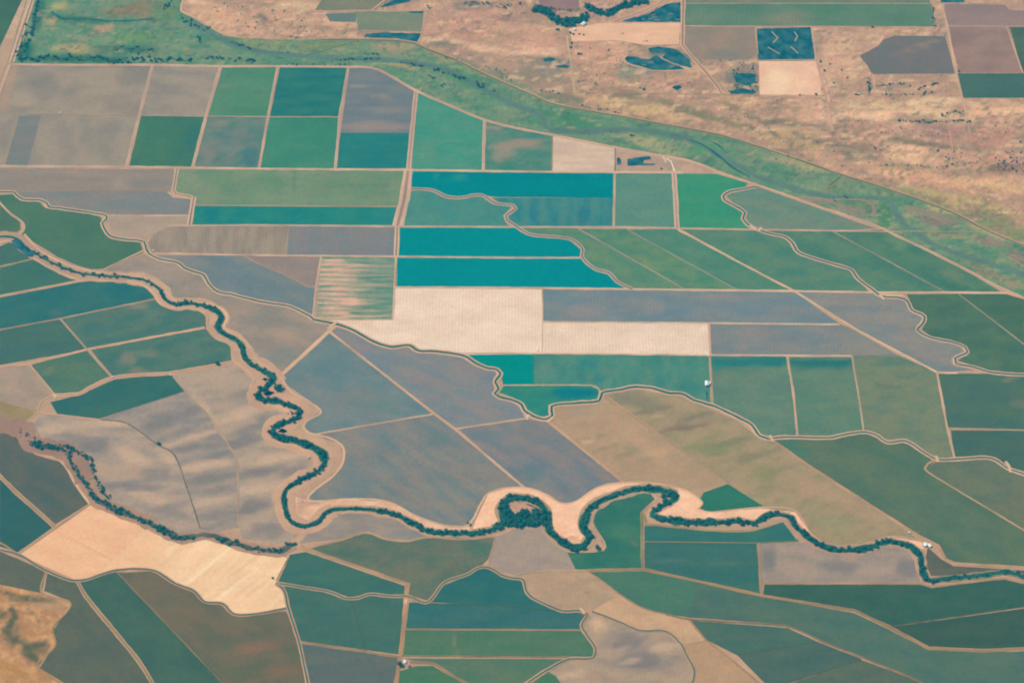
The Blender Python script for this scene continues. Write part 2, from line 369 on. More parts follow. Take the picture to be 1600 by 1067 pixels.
# ------------------------------------------------------------------ fields, each a thing of its own
_fi = [0]
GROUP = {'crop_field': 'green crop fields', 'bare_field': 'bare brown and grey fields', 'pale_field': 'pale harvested fields', 'teal_field': 'bright teal fields'}
SHIFT = {'crop_field': (15, -1, 8), 'bare_field': (-4, -1, -1), 'pale_field': (4, 6, 7), 'teal_field': (0, 6, 8)}   # how the eye estimate of each kind is off
def field(name, label, poly, c1, c2=None, pat=None, amt=.5, blobs=(), rows=None, amp=.05, grain=.22, clump=.17, chroma=.7, cell=5):
    _fi[0] += 1
    if name == 'bare_field': chroma = .42
    if rows is None and name in ('crop_field', 'bare_field'): rows, amp = (0, 10), .05
    if name == 'pale_field': chroma, grain, amp = .25, .18, .045
    if c2 is None:
        c2 = {'crop_field': (c1[0] + 16, c1[1] + 7, c1[2] - 2), 'bare_field': (c1[0] + 18, c1[1] + 10, c1[2] + 2),
              'pale_field': (c1[0] - 8, c1[1] - 9, c1[2] - 10), 'teal_field': (c1[0] + 3, c1[1] + 5, c1[2] + 4)}[name]
    sh = SHIFT[name]; f = lambda c: tuple(max(0, min(255, v + d)) for v, d in zip(c, (-6, 2, 1) if name == 'bare_field' and c[2] >= c[0] - 4 else sh))
    c1, c2 = f(c1), f(c2); blobs = [b[:5] + (f(b[5]), b[6]) for b in blobs]
    pat = pat or {'crop_field': (70, 14, 0), 'bare_field': (60, 16, 0), 'pale_field': (50, 20, 0), 'teal_field': (90, 20, 0)}[name]
    o = sheet(name, grow(pts(poly), 1.1), .3 + (_fi[0] % 12) * .03, colour_fn(c1, c2, pat, amt, blobs), ground_mat(rows, amp, grain, clump, chroma), cell=cell)
    return tag(o, label, 'field', GROUP[name])
V = (0, 8.5)      # planting rows running away from the camera
VW = (0, 14)
C, B, PL, T = 'crop_field', 'bare_field', 'pale_field', 'teal_field'

# --- block inside the river bend
field(B, 'dusty brown field in the corner of the left road and the river levee road', '16,101 235,104 216,181 95,178 0,177 0,148', (146, 134, 124), (166, 148, 130), (60, 22, -8), .6,
      [(12, 140, 9, 50, 14, (180, 146, 126), .8), (70, 140, 26, 26, 0, (138, 130, 124), .7), (205, 120, 26, 22, 0, (138, 130, 124), .6), (35, 155, 30, 12, 20, (172, 150, 132), .6)], V)
field(B, 'brown streaked field below the dusty corner field, beside a narrow dark strip', '0,178 95,180 216,183 200,259 0,259', (148, 136, 126), (162, 146, 130), (30, 40, 0), .6, [(175, 197, 20, 14, 0, (140, 132, 126), .6), (20, 230, 10, 40, 14, (168, 144, 126), .6)], V)
field(B, 'narrow dark grey field strip inside a brown field near the left edge', '31,182 63,182 42,258 9,258', (124, 126, 124), (134, 130, 126), None, .5, (), V)
field(B, 'small brown field directly above the first green field of the upper left grid', '241,104 342,105 320,182 220,182', (146, 134, 126), (164, 148, 132), (60, 10, 4), .6, (), V)
field(C, 'deep green field with brown fields above it and on its left', '221,182 319,182 298,260 203,260', (52, 118, 96), (64, 124, 92), (30, 30, 0), .5, [(305, 215, 14, 40, 12, (40, 114, 104), .6)])
field(C, 'light green field under the levee road, left of a darker teal green one', '348,106 431,106 418,182 325,182', (66, 134, 102), (80, 138, 104), None, .5, [(352, 135, 10, 3, 0, (110, 140, 108), .6)])
field(C, 'patchy green field with brown blotches along its left side', '325,183 417,183 404,261 302,261', (66, 128, 110), (100, 130, 114), (26, 12, 0), .6, [(345, 192, 16, 8, 0, (116, 134, 112), .9), (322, 235, 18, 22, 0, (112, 130, 114), .9), (325, 205, 16, 6, -20, (108, 130, 112), .7), (360, 232, 30, 8, 0, (110, 130, 118), .7), (392, 245, 16, 16, 0, (44, 120, 116), .7)])
field(C, 'dark teal green field under the levee road, third from its left corner', '438,107 541,107 531,182 423,182', (28, 116, 106), (44, 124, 106), (60, 8, 4), .6)
field(C, 'bright green field just below the dark teal green one in the upper left grid', '420,184 530,184 521,262 407,262', (50, 132, 104), (62, 138, 106), None, .5)
field(B, 'blue grey field with tan streaks where the levee road starts to bend', '547,108 578,108 598,114 648,143 638,209 533,209', (116, 122, 128), (128, 126, 128), (60, 6, 2), .6, [(560, 135, 20, 4, 3, (156, 142, 132), .8), (590, 150, 26, 4, 6, (152, 140, 132), .7), (600, 172, 40, 5, 0, (150, 138, 130), .6), (585, 198, 70, 9, 0, (156, 138, 132), .9)])
field(C, 'teal green field below the blue grey streaked field', '533,209 638,209 634,262 525,262', (28, 124, 114), (40, 128, 112), (50, 8, 3), .5)
field(C, 'vivid green field with a slanted top under the levee road, right of the double lane', '653,145 756,189 753,266 644,266', (54, 146, 116), (72, 146, 118), (60, 10, 6), .6, [(665, 240, 20, 16, 0, (84, 146, 116), .7)])
field(C, 'mottled green and brown field next to the pale beige field by the levee', '761,190 862,213 862,267 758,267', (54, 132, 108), (84, 136, 112), (30, 8, 10), .6, [(770, 200, 20, 5, 5, (140, 140, 116), .8), (812, 225, 46, 8, -3, (142, 140, 116), .9), (785, 240, 20, 14, 0, (134, 142, 116), .8), (840, 212, 20, 6, 6, (40, 126, 112), .7)])
field(PL, 'small pale beige field with soft horizontal streaks under the levee road', '865,214 961,233 960,268 863,268', (214, 182, 156), (198, 168, 146), (60, 4, 0), .6)
field(B, 'tan farmyard ground with two dark ponds below the levee road', '963,234 1016,243 1078,254 1136,276 1105,271 963,268', (196, 160, 138), (180, 150, 132), (14, 8, 0), .7, [(1045, 260, 14, 6, 0, (160, 146, 128), .7), (1000, 236, 30, 6, 10, (212, 172, 146), .6), (1085, 265, 20, 5, 12, (206, 160, 138), .7)])

# --- second row
field(B, 'long brown grey field below the first field road at the left edge', '0,264 277,266 271,298 262,300 130,299 0,299', (146, 134, 126), (156, 140, 128), (90, 10, 0), .6, [(190, 288, 18, 8, 0, (168, 146, 130), .7), (120, 268, 20, 5, 0, (164, 142, 128), .7), (230, 285, 40, 10, 0, (136, 130, 126), .6)], V)
field(B, 'blue grey field between the upper winding canal and a thin field line', '0,300 130,300 262,301 274,309 299,312 296,335 172,336 150,333 85,324 72,318 40,312 26,303', (132, 130, 130), (142, 134, 128), (90, 10, 0), .6, [(200, 318, 50, 8, 0, (126, 128, 132), .6)], V)
field(B, 'pinkish brown field with a rounded end, enclosed by canal and field road', '172,338 296,337 291,352 262,355 226,373 196,373 174,362 170,346', (168, 146, 132), (178, 154, 136), None, .6, (), V)
field(C, 'big smooth green field in the crook of the canal near the left edge', '0,306 22,305 30,314 60,316 70,326 150,336 157,341 158,352 165,367 218,380 223,394 156,423 128,417 90,400 36,367 38,352 14,332 0,316', (62, 118, 92), (72, 122, 94), (40, 30, 30), .5)
field(C, 'small green corner field left of a curved farm track at the left edge', '0,321 30,347 31,358 20,366 0,369', (62, 114, 92))
field(B, 'brown ribbed field with a pointed left end beside the canal', '262,356 390,354 452,355 449,398 240,396 232,380 240,368', (146, 132, 120), (164, 146, 130), (10, 40, 0), .6, (), VW, .06)
field(B, 'blue grey field left of the double lane, under a teal strip', '452,355 618,356 617,399 449,398', (128, 128, 132), (138, 132, 130), (16, 40, 0), .6, [(555, 382, 40, 10, 0, (134, 128, 130), .6)], VW)
field(C, 'pale olive green field above a teal strip, left of the double lane', '280,266 634,268 632,296 619,323 303,321 305,309 274,300', (92, 140, 106), (112, 144, 110), (60, 30, 0), .6, [(460, 280, 3, 30, 4, (84, 128, 102), .6), (570, 289, 50, 2, 1, (84, 128, 104), .6), (480, 312, 130, 9, 0, (108, 146, 112), .6)], V)
field(C, 'teal strip field between an olive green field and brown ground', '303,322 619,324 617,351 298,350', (24, 128, 116), (38, 134, 114), (40, 12, 0), .6, [(330, 335, 14, 16, 0, (20, 120, 122), .7), (600, 340, 20, 12, 0, (40, 134, 122), .6)])
field(T, 'teal field under the first field road, right of the double lane', '643,269 957,272 957,308 775,307 762,305 745,304 715,308 700,305 686,297 642,296', (0, 124, 126), (6, 128, 128), None, .5, [(682, 275, 6, 6, 0, (50, 136, 130), .8), (718, 277, 14, 5, 0, (56, 138, 130), .8), (698, 282, 20, 5, 0, (28, 130, 128), .7), (930, 275, 12, 4, 0, (30, 134, 130), .6)], V, .02)
field(C, 'muted green field with a wavy canal along its top, right of the double lane', '636,299 673,299 700,310 722,312 752,308 766,315 775,321 798,323 787,335 789,348 796,354 633,354', (60, 138, 120), (74, 142, 120), (30, 30, 0), .5, [(705, 335, 20, 16, 0, (52, 134, 122), .6)], V)
field(C, 'dark teal green field with streaks, ending at a loop of the canal', '768,309 957,310 957,354 818,355 795,344 794,336 808,325 803,320 785,318', (40, 128, 124), (64, 136, 122), (12, 40, 0), .7, [(835, 335, 10, 20, 0, (26, 122, 126), .7), (912, 335, 10, 20, 0, (26, 122, 126), .7)], V)
field(C, 'squarish soft green field beneath the farmyard with the ponds', '962,272 1052,272 1056,354 961,354', (76, 138, 116), (86, 142, 116), None, .5)
field(C, 'brightest green field, with a curvy right edge along the canal', '1056,272 1120,273 1166,287 1164,292 1138,299 1129,306 1131,313 1152,325 1162,334 1160,345 1170,356 1060,356', (44, 142, 106), (58, 146, 106), None, .5)
field(C, 'grey green field right of the canal and under the levee road', '1181,292 1265,322 1368,357 1300,360 1190,358 1170,350 1165,333 1142,312 1136,305 1146,298', (84, 136, 114), (102, 138, 112), (60, 10, 8), .6, [(1230, 350, 60, 10, 0, (108, 136, 112), .6), (1330, 348, 30, 6, 15, (116, 134, 112), .6)])

# --- third row
field(T, 'upper of the two big teal fields stacked right of the double lane', '625,357 806,357 818,366 838,371 889,376 908,392 907,402 623,401', (0, 130, 130), (2, 133, 132), None, .4, (), V, .015, .06, .04)
field(T, 'lower of the two big teal fields, its right end cut by the canal', '622,404 908,405 926,421 948,428 962,441 975,450 621,448', (0, 130, 131), (2, 134, 134), None, .4, [(838, 415, 3, 14, 0, (24, 140, 138), .6), (854, 415, 5, 12, 0, (24, 140, 138), .5), (660, 407, 16, 3, 0, (20, 138, 136), .5)], V, .02, .06, .04)
field(C, 'slanted green field right of the canal that cuts the big teal fields', '812,357 903,358 1068,452 985,451 965,436 952,425 930,418 913,405 915,392 893,373 838,367 822,364', (70, 134, 106), (92, 140, 104), (40, 10, 10), .6, (), V)
field(C, 'first full slanting strip of green, between two thin diagonal tracks', '904,358 979,359 1148,452 1070,452', (64, 132, 104), (90, 140, 102), (40, 10, 10), .6, [(1010, 412, 20, 8, 30, (110, 148, 98), .6)], V)
field(C, 'green strip on the near side of the straight diagonal farm road', '982,359 1059,359 1072,366 1238,455 1151,452', (62, 132, 106), (82, 136, 106), (40, 10, 10), .6, (), V)
field(C, 'green field between the diagonal farm road and a winding canal', '1064,358 1172,358 1205,368 1225,374 1238,385 1246,396 1285,411 1328,421 1337,433 1356,455 1242,454 1200,433', (62, 128, 106), (84, 134, 104), (50, 12, 4), .6, [(1120, 370, 30, 10, 0, (84, 134, 106), .5)])
field(C, 'green field above the winding canal, left of a thin brown track', '1190,359 1302,361 1476,456 1366,455 1345,435 1335,422 1253,396 1243,382 1228,369 1205,364', (58, 124, 102), (82, 132, 102), (50, 14, 20), .6)
field(C, 'green field wedged between the levee road and a thin brown track', '1305,362 1388,364 1440,390 1516,428 1562,455 1480,456', (54, 122, 98), (78, 130, 100), (50, 14, 24), .6, [(1400, 376, 30, 12, 20, (104, 144, 104), .6), (1490, 430, 24, 8, 20, (108, 136, 104), .6), (1500, 450, 30, 6, 10, (44, 108, 96), .5)])
field(C, 'striped green and cream field left of the pale harvested land', '503,401 620,402 615,499 495,499', (72, 138, 114), (120, 150, 122), (40, 3, 0), .7, cell=2, blobs=
      [(516 + random.random() * 14, 406.5 + i * 7.5, 30 + random.random() * 26, 2.2, 1, (206, 176, 142), .9) for i in range(13)] + [(524 + random.random() * 20, 410 + i * 7.5, 24 + random.random() * 30, 1.4, 1, (174, 164, 132), .8) for i in range(12)] + [(550, 472, 22, 6, 0, (210, 178, 144), .85), (575, 430, 40, 1.6, 0, (170, 162, 132), .7), (590, 416, 36, 1.6, 0, (156, 160, 132), .7), (580, 445, 42, 1.6, 0, (166, 162, 132), .7), (565, 494, 44, 2, 0, (200, 174, 140), .8), (560, 486, 50, 1.6, 0, (176, 166, 134), .7), (585, 461, 40, 1.4, 0, (160, 162, 132), .7)])
field(B, 'small mauve brown triangle field left of the striped field', '383,400 501,402 495,448 481,447 440,428', (146, 130, 126), (158, 138, 128), None, .6)
field(B, 'blue grey field with a curved canal along its lower side, left of the striped field', '240,399 378,401 400,411 440,428 481,448 494,449 489,495 455,477 420,473 385,464 342,456 328,445 318,428 290,418 260,407', (114, 126, 132), (134, 132, 130), (60, 20, 20), .6, [(280, 404, 50, 8, 6, (146, 136, 130), .7), (430, 455, 40, 14, 20, (108, 126, 132), .6)])
field(PL, 'large pale cream harvested field in the middle, with fine rows', '617,450 847,451 847,552 730,553 690,547 655,545 640,538 605,540 558,519 530,508 496,501 614,499', (232, 202, 178), (222, 192, 168), (50, 20, 0), .5, [(560, 507, 40, 8, 14, (216, 180, 152), .6)], VW, .045)
field(PL, 'pale cream harvested strip right of the large cream field', '848,504 1106,506 1109,553 848,552', (228, 198, 174), (218, 188, 164), (30, 20, 0), .5, [(1000, 535, 30, 14, 0, (232, 202, 178), .6)], VW, .045)
field(B, 'long blue grey field just below the green slanting strips', '849,453 1240,456 1310,505 1108,504 848,502', (116, 130, 138), (134, 134, 134), (60, 12, 0), .6, [(910, 487, 30, 10, 0, (150, 140, 136), .6), (1020, 480, 20, 12, 0, (146, 138, 136), .6), (1130, 465, 40, 8, 0, (148, 138, 134), .5)], VW, .05)
field(B, 'grey field with faint rows at the right end of the pale strip', '1111,507 1312,508 1319,555 1113,554', (124, 130, 134), (140, 136, 132), (50, 12, 0), .6, (), VW, .05)
field(B, 'little grey wedge field on the near side of the diagonal road', '1314,508 1332,515 1404,556 1322,555', (132, 132, 130), (144, 138, 130))
field(B, 'grey field in a corner between the diagonal road and a snaking canal', '1248,457 1364,459 1385,468 1412,470 1422,485 1440,497 1430,510 1436,522 1500,542 1505,550 1484,561 1488,571 1520,578 1460,581 1335,511', (124, 130, 132), (144, 138, 132), (60, 12, 8), .6, [(1420, 540, 50, 12, 10, (148, 140, 132), .6)], VW, .04)
field(C, 'green field right of the snaking canal, beneath the levee end', '1418,461 1500,460 1600,538 1600,584 1553,581 1525,571 1498,563 1515,553 1515,545 1500,536 1455,524 1442,515 1449,498 1430,484', (58, 112, 92), (72, 120, 92), (40, 16, 10), .6, [(1540, 570, 40, 8, 0, (86, 126, 96), .6)])
field(C, 'green corner field at the right edge under the levee road', '1503,460 1572,460 1600,468 1600,536 1551,500', (58, 110, 88), (70, 118, 90))
field(T, 'short bright teal field under the pale cream land, left of a green field', '728,553 834,553 834,601 787,601 783,583 770,573 748,566', (0, 132, 126), (6, 134, 124), None, .5)
field(C, 'green field under the pale cream strip, with a white barn in its corner', '834,554 1106,556 1109,627 1083,624 1062,614 1040,610 1010,604 985,602 955,609 942,611 932,602 834,601', (52, 132, 116), (74, 138, 114), (20, 30, 0), .6, [(850, 585, 30, 16, 0, (84, 142, 118), .6), (920, 565, 20, 14, 0, (34, 130, 122), .6), (935, 590, 12, 12, 0, (34, 130, 122), .6)], V)
field(C, 'small teal field enclosed by a canal loop, under the short bright teal field', '787,604 922,604 934,609 935,624 901,627 864,631 858,648 843,650 826,642 818,630 800,619 782,613', (34, 130, 114), (46, 136, 112), (30, 14, 0), .6, [(895, 614, 40, 12, 0, (10, 122, 124), .9)])
field(C, 'green field with a darker top strip, right of the white barn', '1112,557 1230,558 1244,679 1205,682 1186,676 1172,658 1150,648 1113,630', (78, 130, 108), (92, 134, 108), (50, 12, 0), .6, [(1150, 565, 60, 10, 0, (30, 122, 112), .95), (1205, 565, 40, 10, 0, (30, 122, 112), .95), (1120, 570, 12, 14, 0, (24, 126, 114), .6)])
field(C, 'square green field with a dark top strip, second right of the white barn', '1234,559 1331,559 1348,672 1300,681 1246,679', (76, 130, 106), (90, 133, 106), (50, 12, 0), .6, [(1265, 567, 40, 10, 0, (34, 118, 108), .95), (1305, 567, 34, 10, 0, (34, 118, 108), .95)])
field(C, 'olive green field with a slanted top under the diagonal road end', '1335,558 1406,557 1462,583 1488,714 1466,714 1435,698 1415,687 1388,686 1368,677 1350,672', (90, 128, 104), (108, 134, 102), (40, 14, 0), .6, [(1405, 565, 40, 8, 0, (64, 122, 102), .6)])
field(C, 'dark teal green field at the right edge below the snaking canal', '1466,584 1545,585 1600,588 1600,671 1482,669', (58, 112, 98), (70, 116, 94), (50, 20, 0), .5, [(1578, 592, 16, 4, -8, (112, 128, 98), .7), (1592, 630, 14, 8, 0, (104, 126, 100), .6)])
field(C, 'dark green strip at the right edge between a field lane and the lower canal', '1487,673 1600,674 1600,738 1575,729 1550,716 1492,715', (54, 108, 96), (66, 112, 92), (50, 14, 0), .5)
field(C, 'wide green field on the far side of the long diagonal road to the slough', '1208,687 1300,686 1350,677 1385,692 1412,691 1460,719 1448,731 1453,741 1600,829 1600,886 1492,880 1478,874 1467,852 1331,770', (68, 116, 94), (82, 120, 94), (60, 20, 25), .6, [(1240, 700, 30, 12, 20, (56, 124, 104), .6)])
field(C, 'dull green field below the lower canal at the right edge', '1463,722 1548,719 1575,734 1600,742 1600,827 1503,769 1453,738 1450,731', (82, 118, 96), (96, 122, 96), (50, 20, 20), .6)
field(B, 'tan and green mottled field along the near side of the long diagonal road', '946,617 985,608 1040,617 1070,622 1150,658 1190,687 1206,690 1331,772 1440,845 1395,838 1340,858 1300,856 1270,835 1245,798 1190,792 1140,757', (150, 140, 114), (168, 146, 120), (30, 8, -14), .7,
      [(1000, 627, 60, 12, 10, (138, 132, 116), .9), (1070, 668, 46, 6, -10, (132, 118, 108), .9), (1020, 640, 40, 5, -12, (138, 128, 112), .9), (1090, 650, 30, 4, -14, (136, 122, 110), .8), (1145, 690, 36, 6, -12, (134, 130, 108), .8), (1180, 712, 40, 6, -16, (138, 132, 110), .8), (1030, 650, 20, 3, -12, (186, 158, 130), .8), (1210, 735, 40, 5, -14, (146, 136, 112), .8), (1110, 700, 60, 12, -6, (130, 138, 106), .7), (1270, 760, 60, 20, 20, (180, 148, 124), .7), (1350, 800, 60, 14, 30, (180, 150, 124), .6), (1300, 815, 40, 14, 10, (150, 146, 116), .6), (1200, 740, 40, 14, 20, (140, 140, 108), .6)], None, clump=.16)
field(B, 'tan streaked field between a farm road and the mottled tan and green field', '862,658 866,637 900,632 938,627 947,618 1142,757 1105,766 1092,778 1062,762 1020,754 975,753', (184, 152, 126), (172, 146, 122), (40, 12, -12), .6,
      [(905, 645, 26, 10, 0, (170, 150, 130), .6), (930, 684, 26, 4, -18, (158, 136, 116), .9), (945, 700, 24, 3, -16, (150, 134, 112), .8), (918, 690, 16, 4, -14, (208, 174, 144), .8), (975, 710, 26, 5, -12, (152, 138, 116), .8), (1010, 718, 20, 4, -14, (158, 140, 118), .7), (890, 665, 30, 4, -14, (166, 146, 124), .7), (990, 702, 20, 6, 10, (146, 138, 116), .7), (1000, 690, 70, 12, 36, (192, 156, 128), .6), (1050, 735, 30, 10, 10, (178, 150, 122), .6)], None, clump=.16)
field(C, 'small deep green triangle beside the sandy slough bank', '1100,770 1137,757 1191,790 1106,798 1088,793', (34, 118, 96), (42, 122, 98))

# --- grey land around the diagonal road in the centre
field(B, 'blue grey field closed by a canal above and a farm road on its right', '719,671 820,655 853,660 968,752 935,761 900,783 880,785 852,769 822,764', (114, 124, 132), (140, 132, 130), (60, 14, 30), .6, [(830, 740, 30, 16, 30, (96, 124, 130), .6), (760, 680, 40, 10, 0, (104, 124, 132), .6)])
field(B, 'grey blue field under the pale cream land, on the upper side of the diagonal road', '518,518 530,511 552,520 575,536 605,545 640,543 655,551 720,560 745,575 774,582 770,607 785,620 815,640 818,653 714,668 680,644', (124, 132, 138), (142, 136, 134), (60, 14, 20), .6)
field(B, 'teal grey field between the slough track and the centre diagonal road', '518,519 678,645 490,677 474,664 480,656 503,643 485,625 452,603 441,588', (108, 128, 132), (128, 132, 132), (60, 14, 16), .6, [(555, 620, 40, 14, 0, (138, 134, 128), .5), (520, 575, 40, 30, 0, (100, 126, 132), .6)])
field(B, 'big grey field with faint slanted lines above the sandy bank', '496,680 678,648 714,671 822,764 792,764 760,772 742,803 725,822 690,822 650,808 600,784 482,783 490,768 530,735 538,710 530,692', (114, 126, 130), (140, 134, 128), (60, 14, 30), .6, [(640, 720, 4, 60, -38, (140, 136, 128), .6), (580, 710, 60, 5, 46, (142, 134, 126), .5), (700, 730, 80, 2.5, 40, (140, 134, 126), .6), (560, 740, 50, 20, 0, (122, 128, 130), .5), (690, 790, 40, 10, 0, (144, 136, 128), .5)])
field(B, 'grey field spread between the tree lined slough and the middle canal', '224,398 240,403 262,411 290,421 312,430 322,448 342,461 385,468 420,477 452,482 488,502 520,510 440,585 400,560 382,530 350,512 356,497 348,484 326,474 280,472 262,458 250,445 228,435 190,428 160,424', (144, 136, 128), (164, 144, 130), (60, 14, 10), .6, [(440, 525, 24, 12, 10, (172, 148, 130), .7), (400, 500, 40, 14, 0, (138, 134, 128), .6), (440, 560, 40, 14, 0, (128, 132, 130), .6), (250, 430, 40, 10, 8, (166, 146, 132), .6)])

# --- left block
field(C, 'green field at the left edge beside the dark slough pond', '0,386 16,379 52,404 0,417', (58, 114, 98), (66, 118, 98))
field(C, 'teal green field at the left edge between two slanting farm roads, under the pond', '0,420 54,406 76,420 120,437 0,461', (52, 114, 98), (60, 118, 96))
field(C, 'dark teal field with a rounded right end at the slough', '0,466 125,441 152,439 202,442 228,449 244,465 95,497 0,515', (36, 112, 106), (48, 116, 104), (60, 20, -14), .6, [(190, 455, 40, 12, 0, (24, 112, 110), .6), (87, 490, 14, 6, 0, (80, 118, 108), .5)])
field(C, 'green field with a pale blotch by its upper road, left of the slough', '98,499 244,468 256,478 302,483 322,494 322,511 136,545', (58, 118, 104), (76, 122, 102), (40, 12, -10), .6, [(215, 478, 20, 6, -10, (122, 132, 112), .7), (240, 490, 20, 8, -10, (86, 126, 108), .6)])
field(C, 'green field at the left edge above the long slanting road, left of a crossing', '0,518 94,499 133,546 0,569', (56, 112, 100), (64, 116, 98))
field(C, 'small green field with a curved lower side, above the bent farm road', '47,568 137,548 174,588 142,602 124,614 86,617', (62, 120, 100), (78, 124, 98), None, .6, [(75, 580, 14, 6, -30, (108, 130, 96), .5)])
field(C, 'green field with tan blotches beside the slough, above the bent farm road', '143,547 320,514 338,528 361,539 362,563 266,580 178,588', (58, 118, 102), (78, 124, 104), (40, 12, -8), .6, [(200, 560, 16, 12, 0, (118, 130, 108), .7), (215, 578, 16, 6, 0, (124, 130, 106), .7), (235, 552, 16, 6, 0, (108, 128, 106), .6)])
field(B, 'small tan field with soft grey patch at the left edge', '0,573 44,569 84,617 62,630 58,642 0,623', (178, 150, 132), (162, 144, 130), (40, 20, 10), .6)
field(C, 'olive wedge of rough grass at the left edge', '0,626 55,645 40,658 0,657', (146, 142, 98), (132, 134, 96), None, .6)
field(C, 'deep green field under the bent farm road, with a pointed right end', '80,629 128,617 165,600 180,594 266,585 288,611 155,653 90,645', (42, 110, 100), (52, 114, 98), (50, 20, -14), .5)
LT, DK = (200, 168, 144), (132, 128, 127)
STR = [(185, 655, 60, 12, -4, LT, .9), (100, 668, 50, 9, -6, LT, .7), (150, 695, 34, 14, 0, DK, .9), (205, 712, 36, 14, 24, LT, .8), (180, 735, 60, 14, 0, (182, 154, 134), .8), (262, 715, 20, 9, 30, LT, .8), (235, 775, 44, 9, 14, LT, .8), (200, 760, 44, 8, 4, DK, .8), (245, 740, 26, 12, 0, DK, .6), (265, 800, 40, 8, 10, DK, .6), (120, 685, 30, 8, 10, DK, .6)]
field(B, 'large brown field with soft cloudy streaks beside the bushy left slough', '64,648 92,648 157,656 196,662 246,696 270,711 288,755 312,826 290,832 265,826 215,797 170,784 150,745 140,718 110,697 60,676 54,662', (152, 142, 134), (178, 154, 138), (44, 9, -6), .7, STR)
field(B, 'brown streaked field between a thin dark ditch and a faint bent track', '158,655 288,612 326,649 364,706 371,725 372,822 338,830 315,826 290,752 272,708 247,693 197,660', (142, 136, 132), (166, 148, 136), (44, 7, -14), .7, [(305, 682, 60, 5, -16, LT, .9), (315, 728, 60, 7, -8, LT, .9), (325, 748, 50, 7, -8, DK, .9), (250, 660, 34, 14, -14, DK, .8), (325, 785, 50, 8, -8, LT, .7), (295, 700, 40, 6, -10, DK, .8), (340, 712, 30, 5, -10, DK, .8), (335, 805, 40, 8, -8, DK, .7), (330, 765, 40, 4, -10, DK, .6), (300, 640, 20, 10, -14, DK, .6)])
field(B, 'tan grey cloudy field inside the bends of the tree lined slough', '270,587 364,566 380,574 400,592 392,605 396,628 438,638 453,648 440,658 412,668 413,680 440,695 484,708 488,720 478,735 440,756 424,772 440,800 452,824 468,832 445,848 380,840 374,822 372,715 345,680 326,648', (160, 146, 134), (180, 156, 138), (44, 9, -6), .7,
      [(340, 590, 50, 18, 10, (184, 158, 138), .8), (320, 645, 12, 34, -34, LT, .9), (390, 640, 40, 8, -14, LT, .9), (360, 655, 40, 6, -14, LT, .8), (380, 690, 50, 12, -10, DK, .9), (395, 668, 40, 7, -16, DK, .7), (425, 718, 50, 8, -8, LT, .9), (400, 738, 50, 9, -10, DK, .9), (425, 655, 26, 8, 0, DK, .7), (395, 792, 36, 12, -14, DK, .9), (400, 762, 50, 8, -8, LT, .8), (420, 825, 30, 14, 0, DK, .8), (455, 735, 30, 8, -20, DK, .7), (430, 690, 40, 6, -6, LT, .6), (385, 615, 30, 8, -10, DK, .5)])
field(C, 'brownish green field between the left slough and the pale sandy field', '0,676 27,679 36,696 56,712 92,722 105,735 118,760 137,786 84,819 0,741', (66, 106, 96), (84, 108, 94), (50, 30, 30), .6)
field(C, 'dark teal corner field at the left edge left of the pale sandy field', '0,748 80,824 27,861 0,852', (38, 102, 98), (46, 106, 96))
field(PL, 'pinkish sand coloured field at the left end of the pale pair by the slough', '144,788 165,800 200,811 225,825 150,897 122,906 31,866', (232, 180, 142), (226, 172, 134), (50, 14, 24), .5, [(150, 862, 110, 1.6, 27, (208, 160, 124), .8)], cell=3)
field(PL, 'warm cream field with slanting streaks at the right end of the pale pair', '225,825 240,834 270,846 320,843 380,858 440,870 452,874 430,906 447,932 446,951 400,958 366,957 347,941 320,939 302,921 273,909 239,889 181,892 150,897', (236, 196, 156), (230, 188, 148), (70, 7, -42), .7, [(205, 872, 60, 70, 30, (230, 180, 141), .95), (270, 868, 50, 4, -40, (222, 180, 142), .7), (265, 850, 20, 5, -20, (220, 178, 142), .6), (380, 885, 60, 3, -36, (220, 178, 140), .7), (400, 920, 50, 3, -36, (222, 180, 142), .7), (330, 880, 60, 3, -40, (246, 214, 174), .6), (310, 905, 50, 3, -40, (222, 182, 142), .6), (360, 920, 60, 3, -38, (246, 214, 174), .6), (200, 872, 40, 1.4, 27, (212, 176, 140), .7)], cell=3)
field(C, 'small green field at the left edge above the burnt looking wetland', '0,862 70,892 64,926 0,914', (78, 108, 92), (86, 110, 92))
field(C, 'green field with a jagged left side beside the orange wetland', '75,897 118,909 134,933 189,1000 218,1037 236,1070 104,1070 62,1045 87,1007 84,985 112,944 108,937 70,922', (72, 106, 92), (84, 110, 92), (50, 30, 40), .6)
field(C, 'deep green strip field between two slanting tracks at the bottom left', '124,909 182,894 354,1070 243,1070 222,1037 191,998 136,930', (52, 106, 92), (62, 110, 92), (50, 20, 40), .5)
field(B, 'brownish dull field right of the deep green strip at the bottom', '186,895 240,893 272,912 301,925 318,942 346,945 365,961 447,956 466,1003 482,1070 356,1070', (104, 110, 98), (118, 112, 100), (50, 20, 30), .7, [(400, 1010, 40, 10, -10, (142, 114, 100), .7), (430, 1050, 40, 10, -10, (140, 112, 98), .7), (300, 960, 40, 12, 20, (128, 114, 98), .6), (380, 1050, 40, 16, 0, (98, 106, 94), .7)])
WET = []
for ln, wd in (('-8,922 12,928 40,932 66,936', 5), ('14,926 18,945 22,962 12,980 4,990', 7), ('8,984 22,998 40,1012 56,1030', 11), ('40,934 44,952 60,968', 4), ('40,1012 60,1008 72,1002', 9), ('20,950 6,962 -6,965', 4)):
    for x, y in spline(pts(ln), 5): WET.append((x + random.uniform(-2, 2), y + random.uniform(-2, 2), wd * random.uniform(.5, 1.3), wd * random.uniform(.4, .8), random.uniform(-40, 40), (92, 100, 92), random.uniform(.35, .8)))
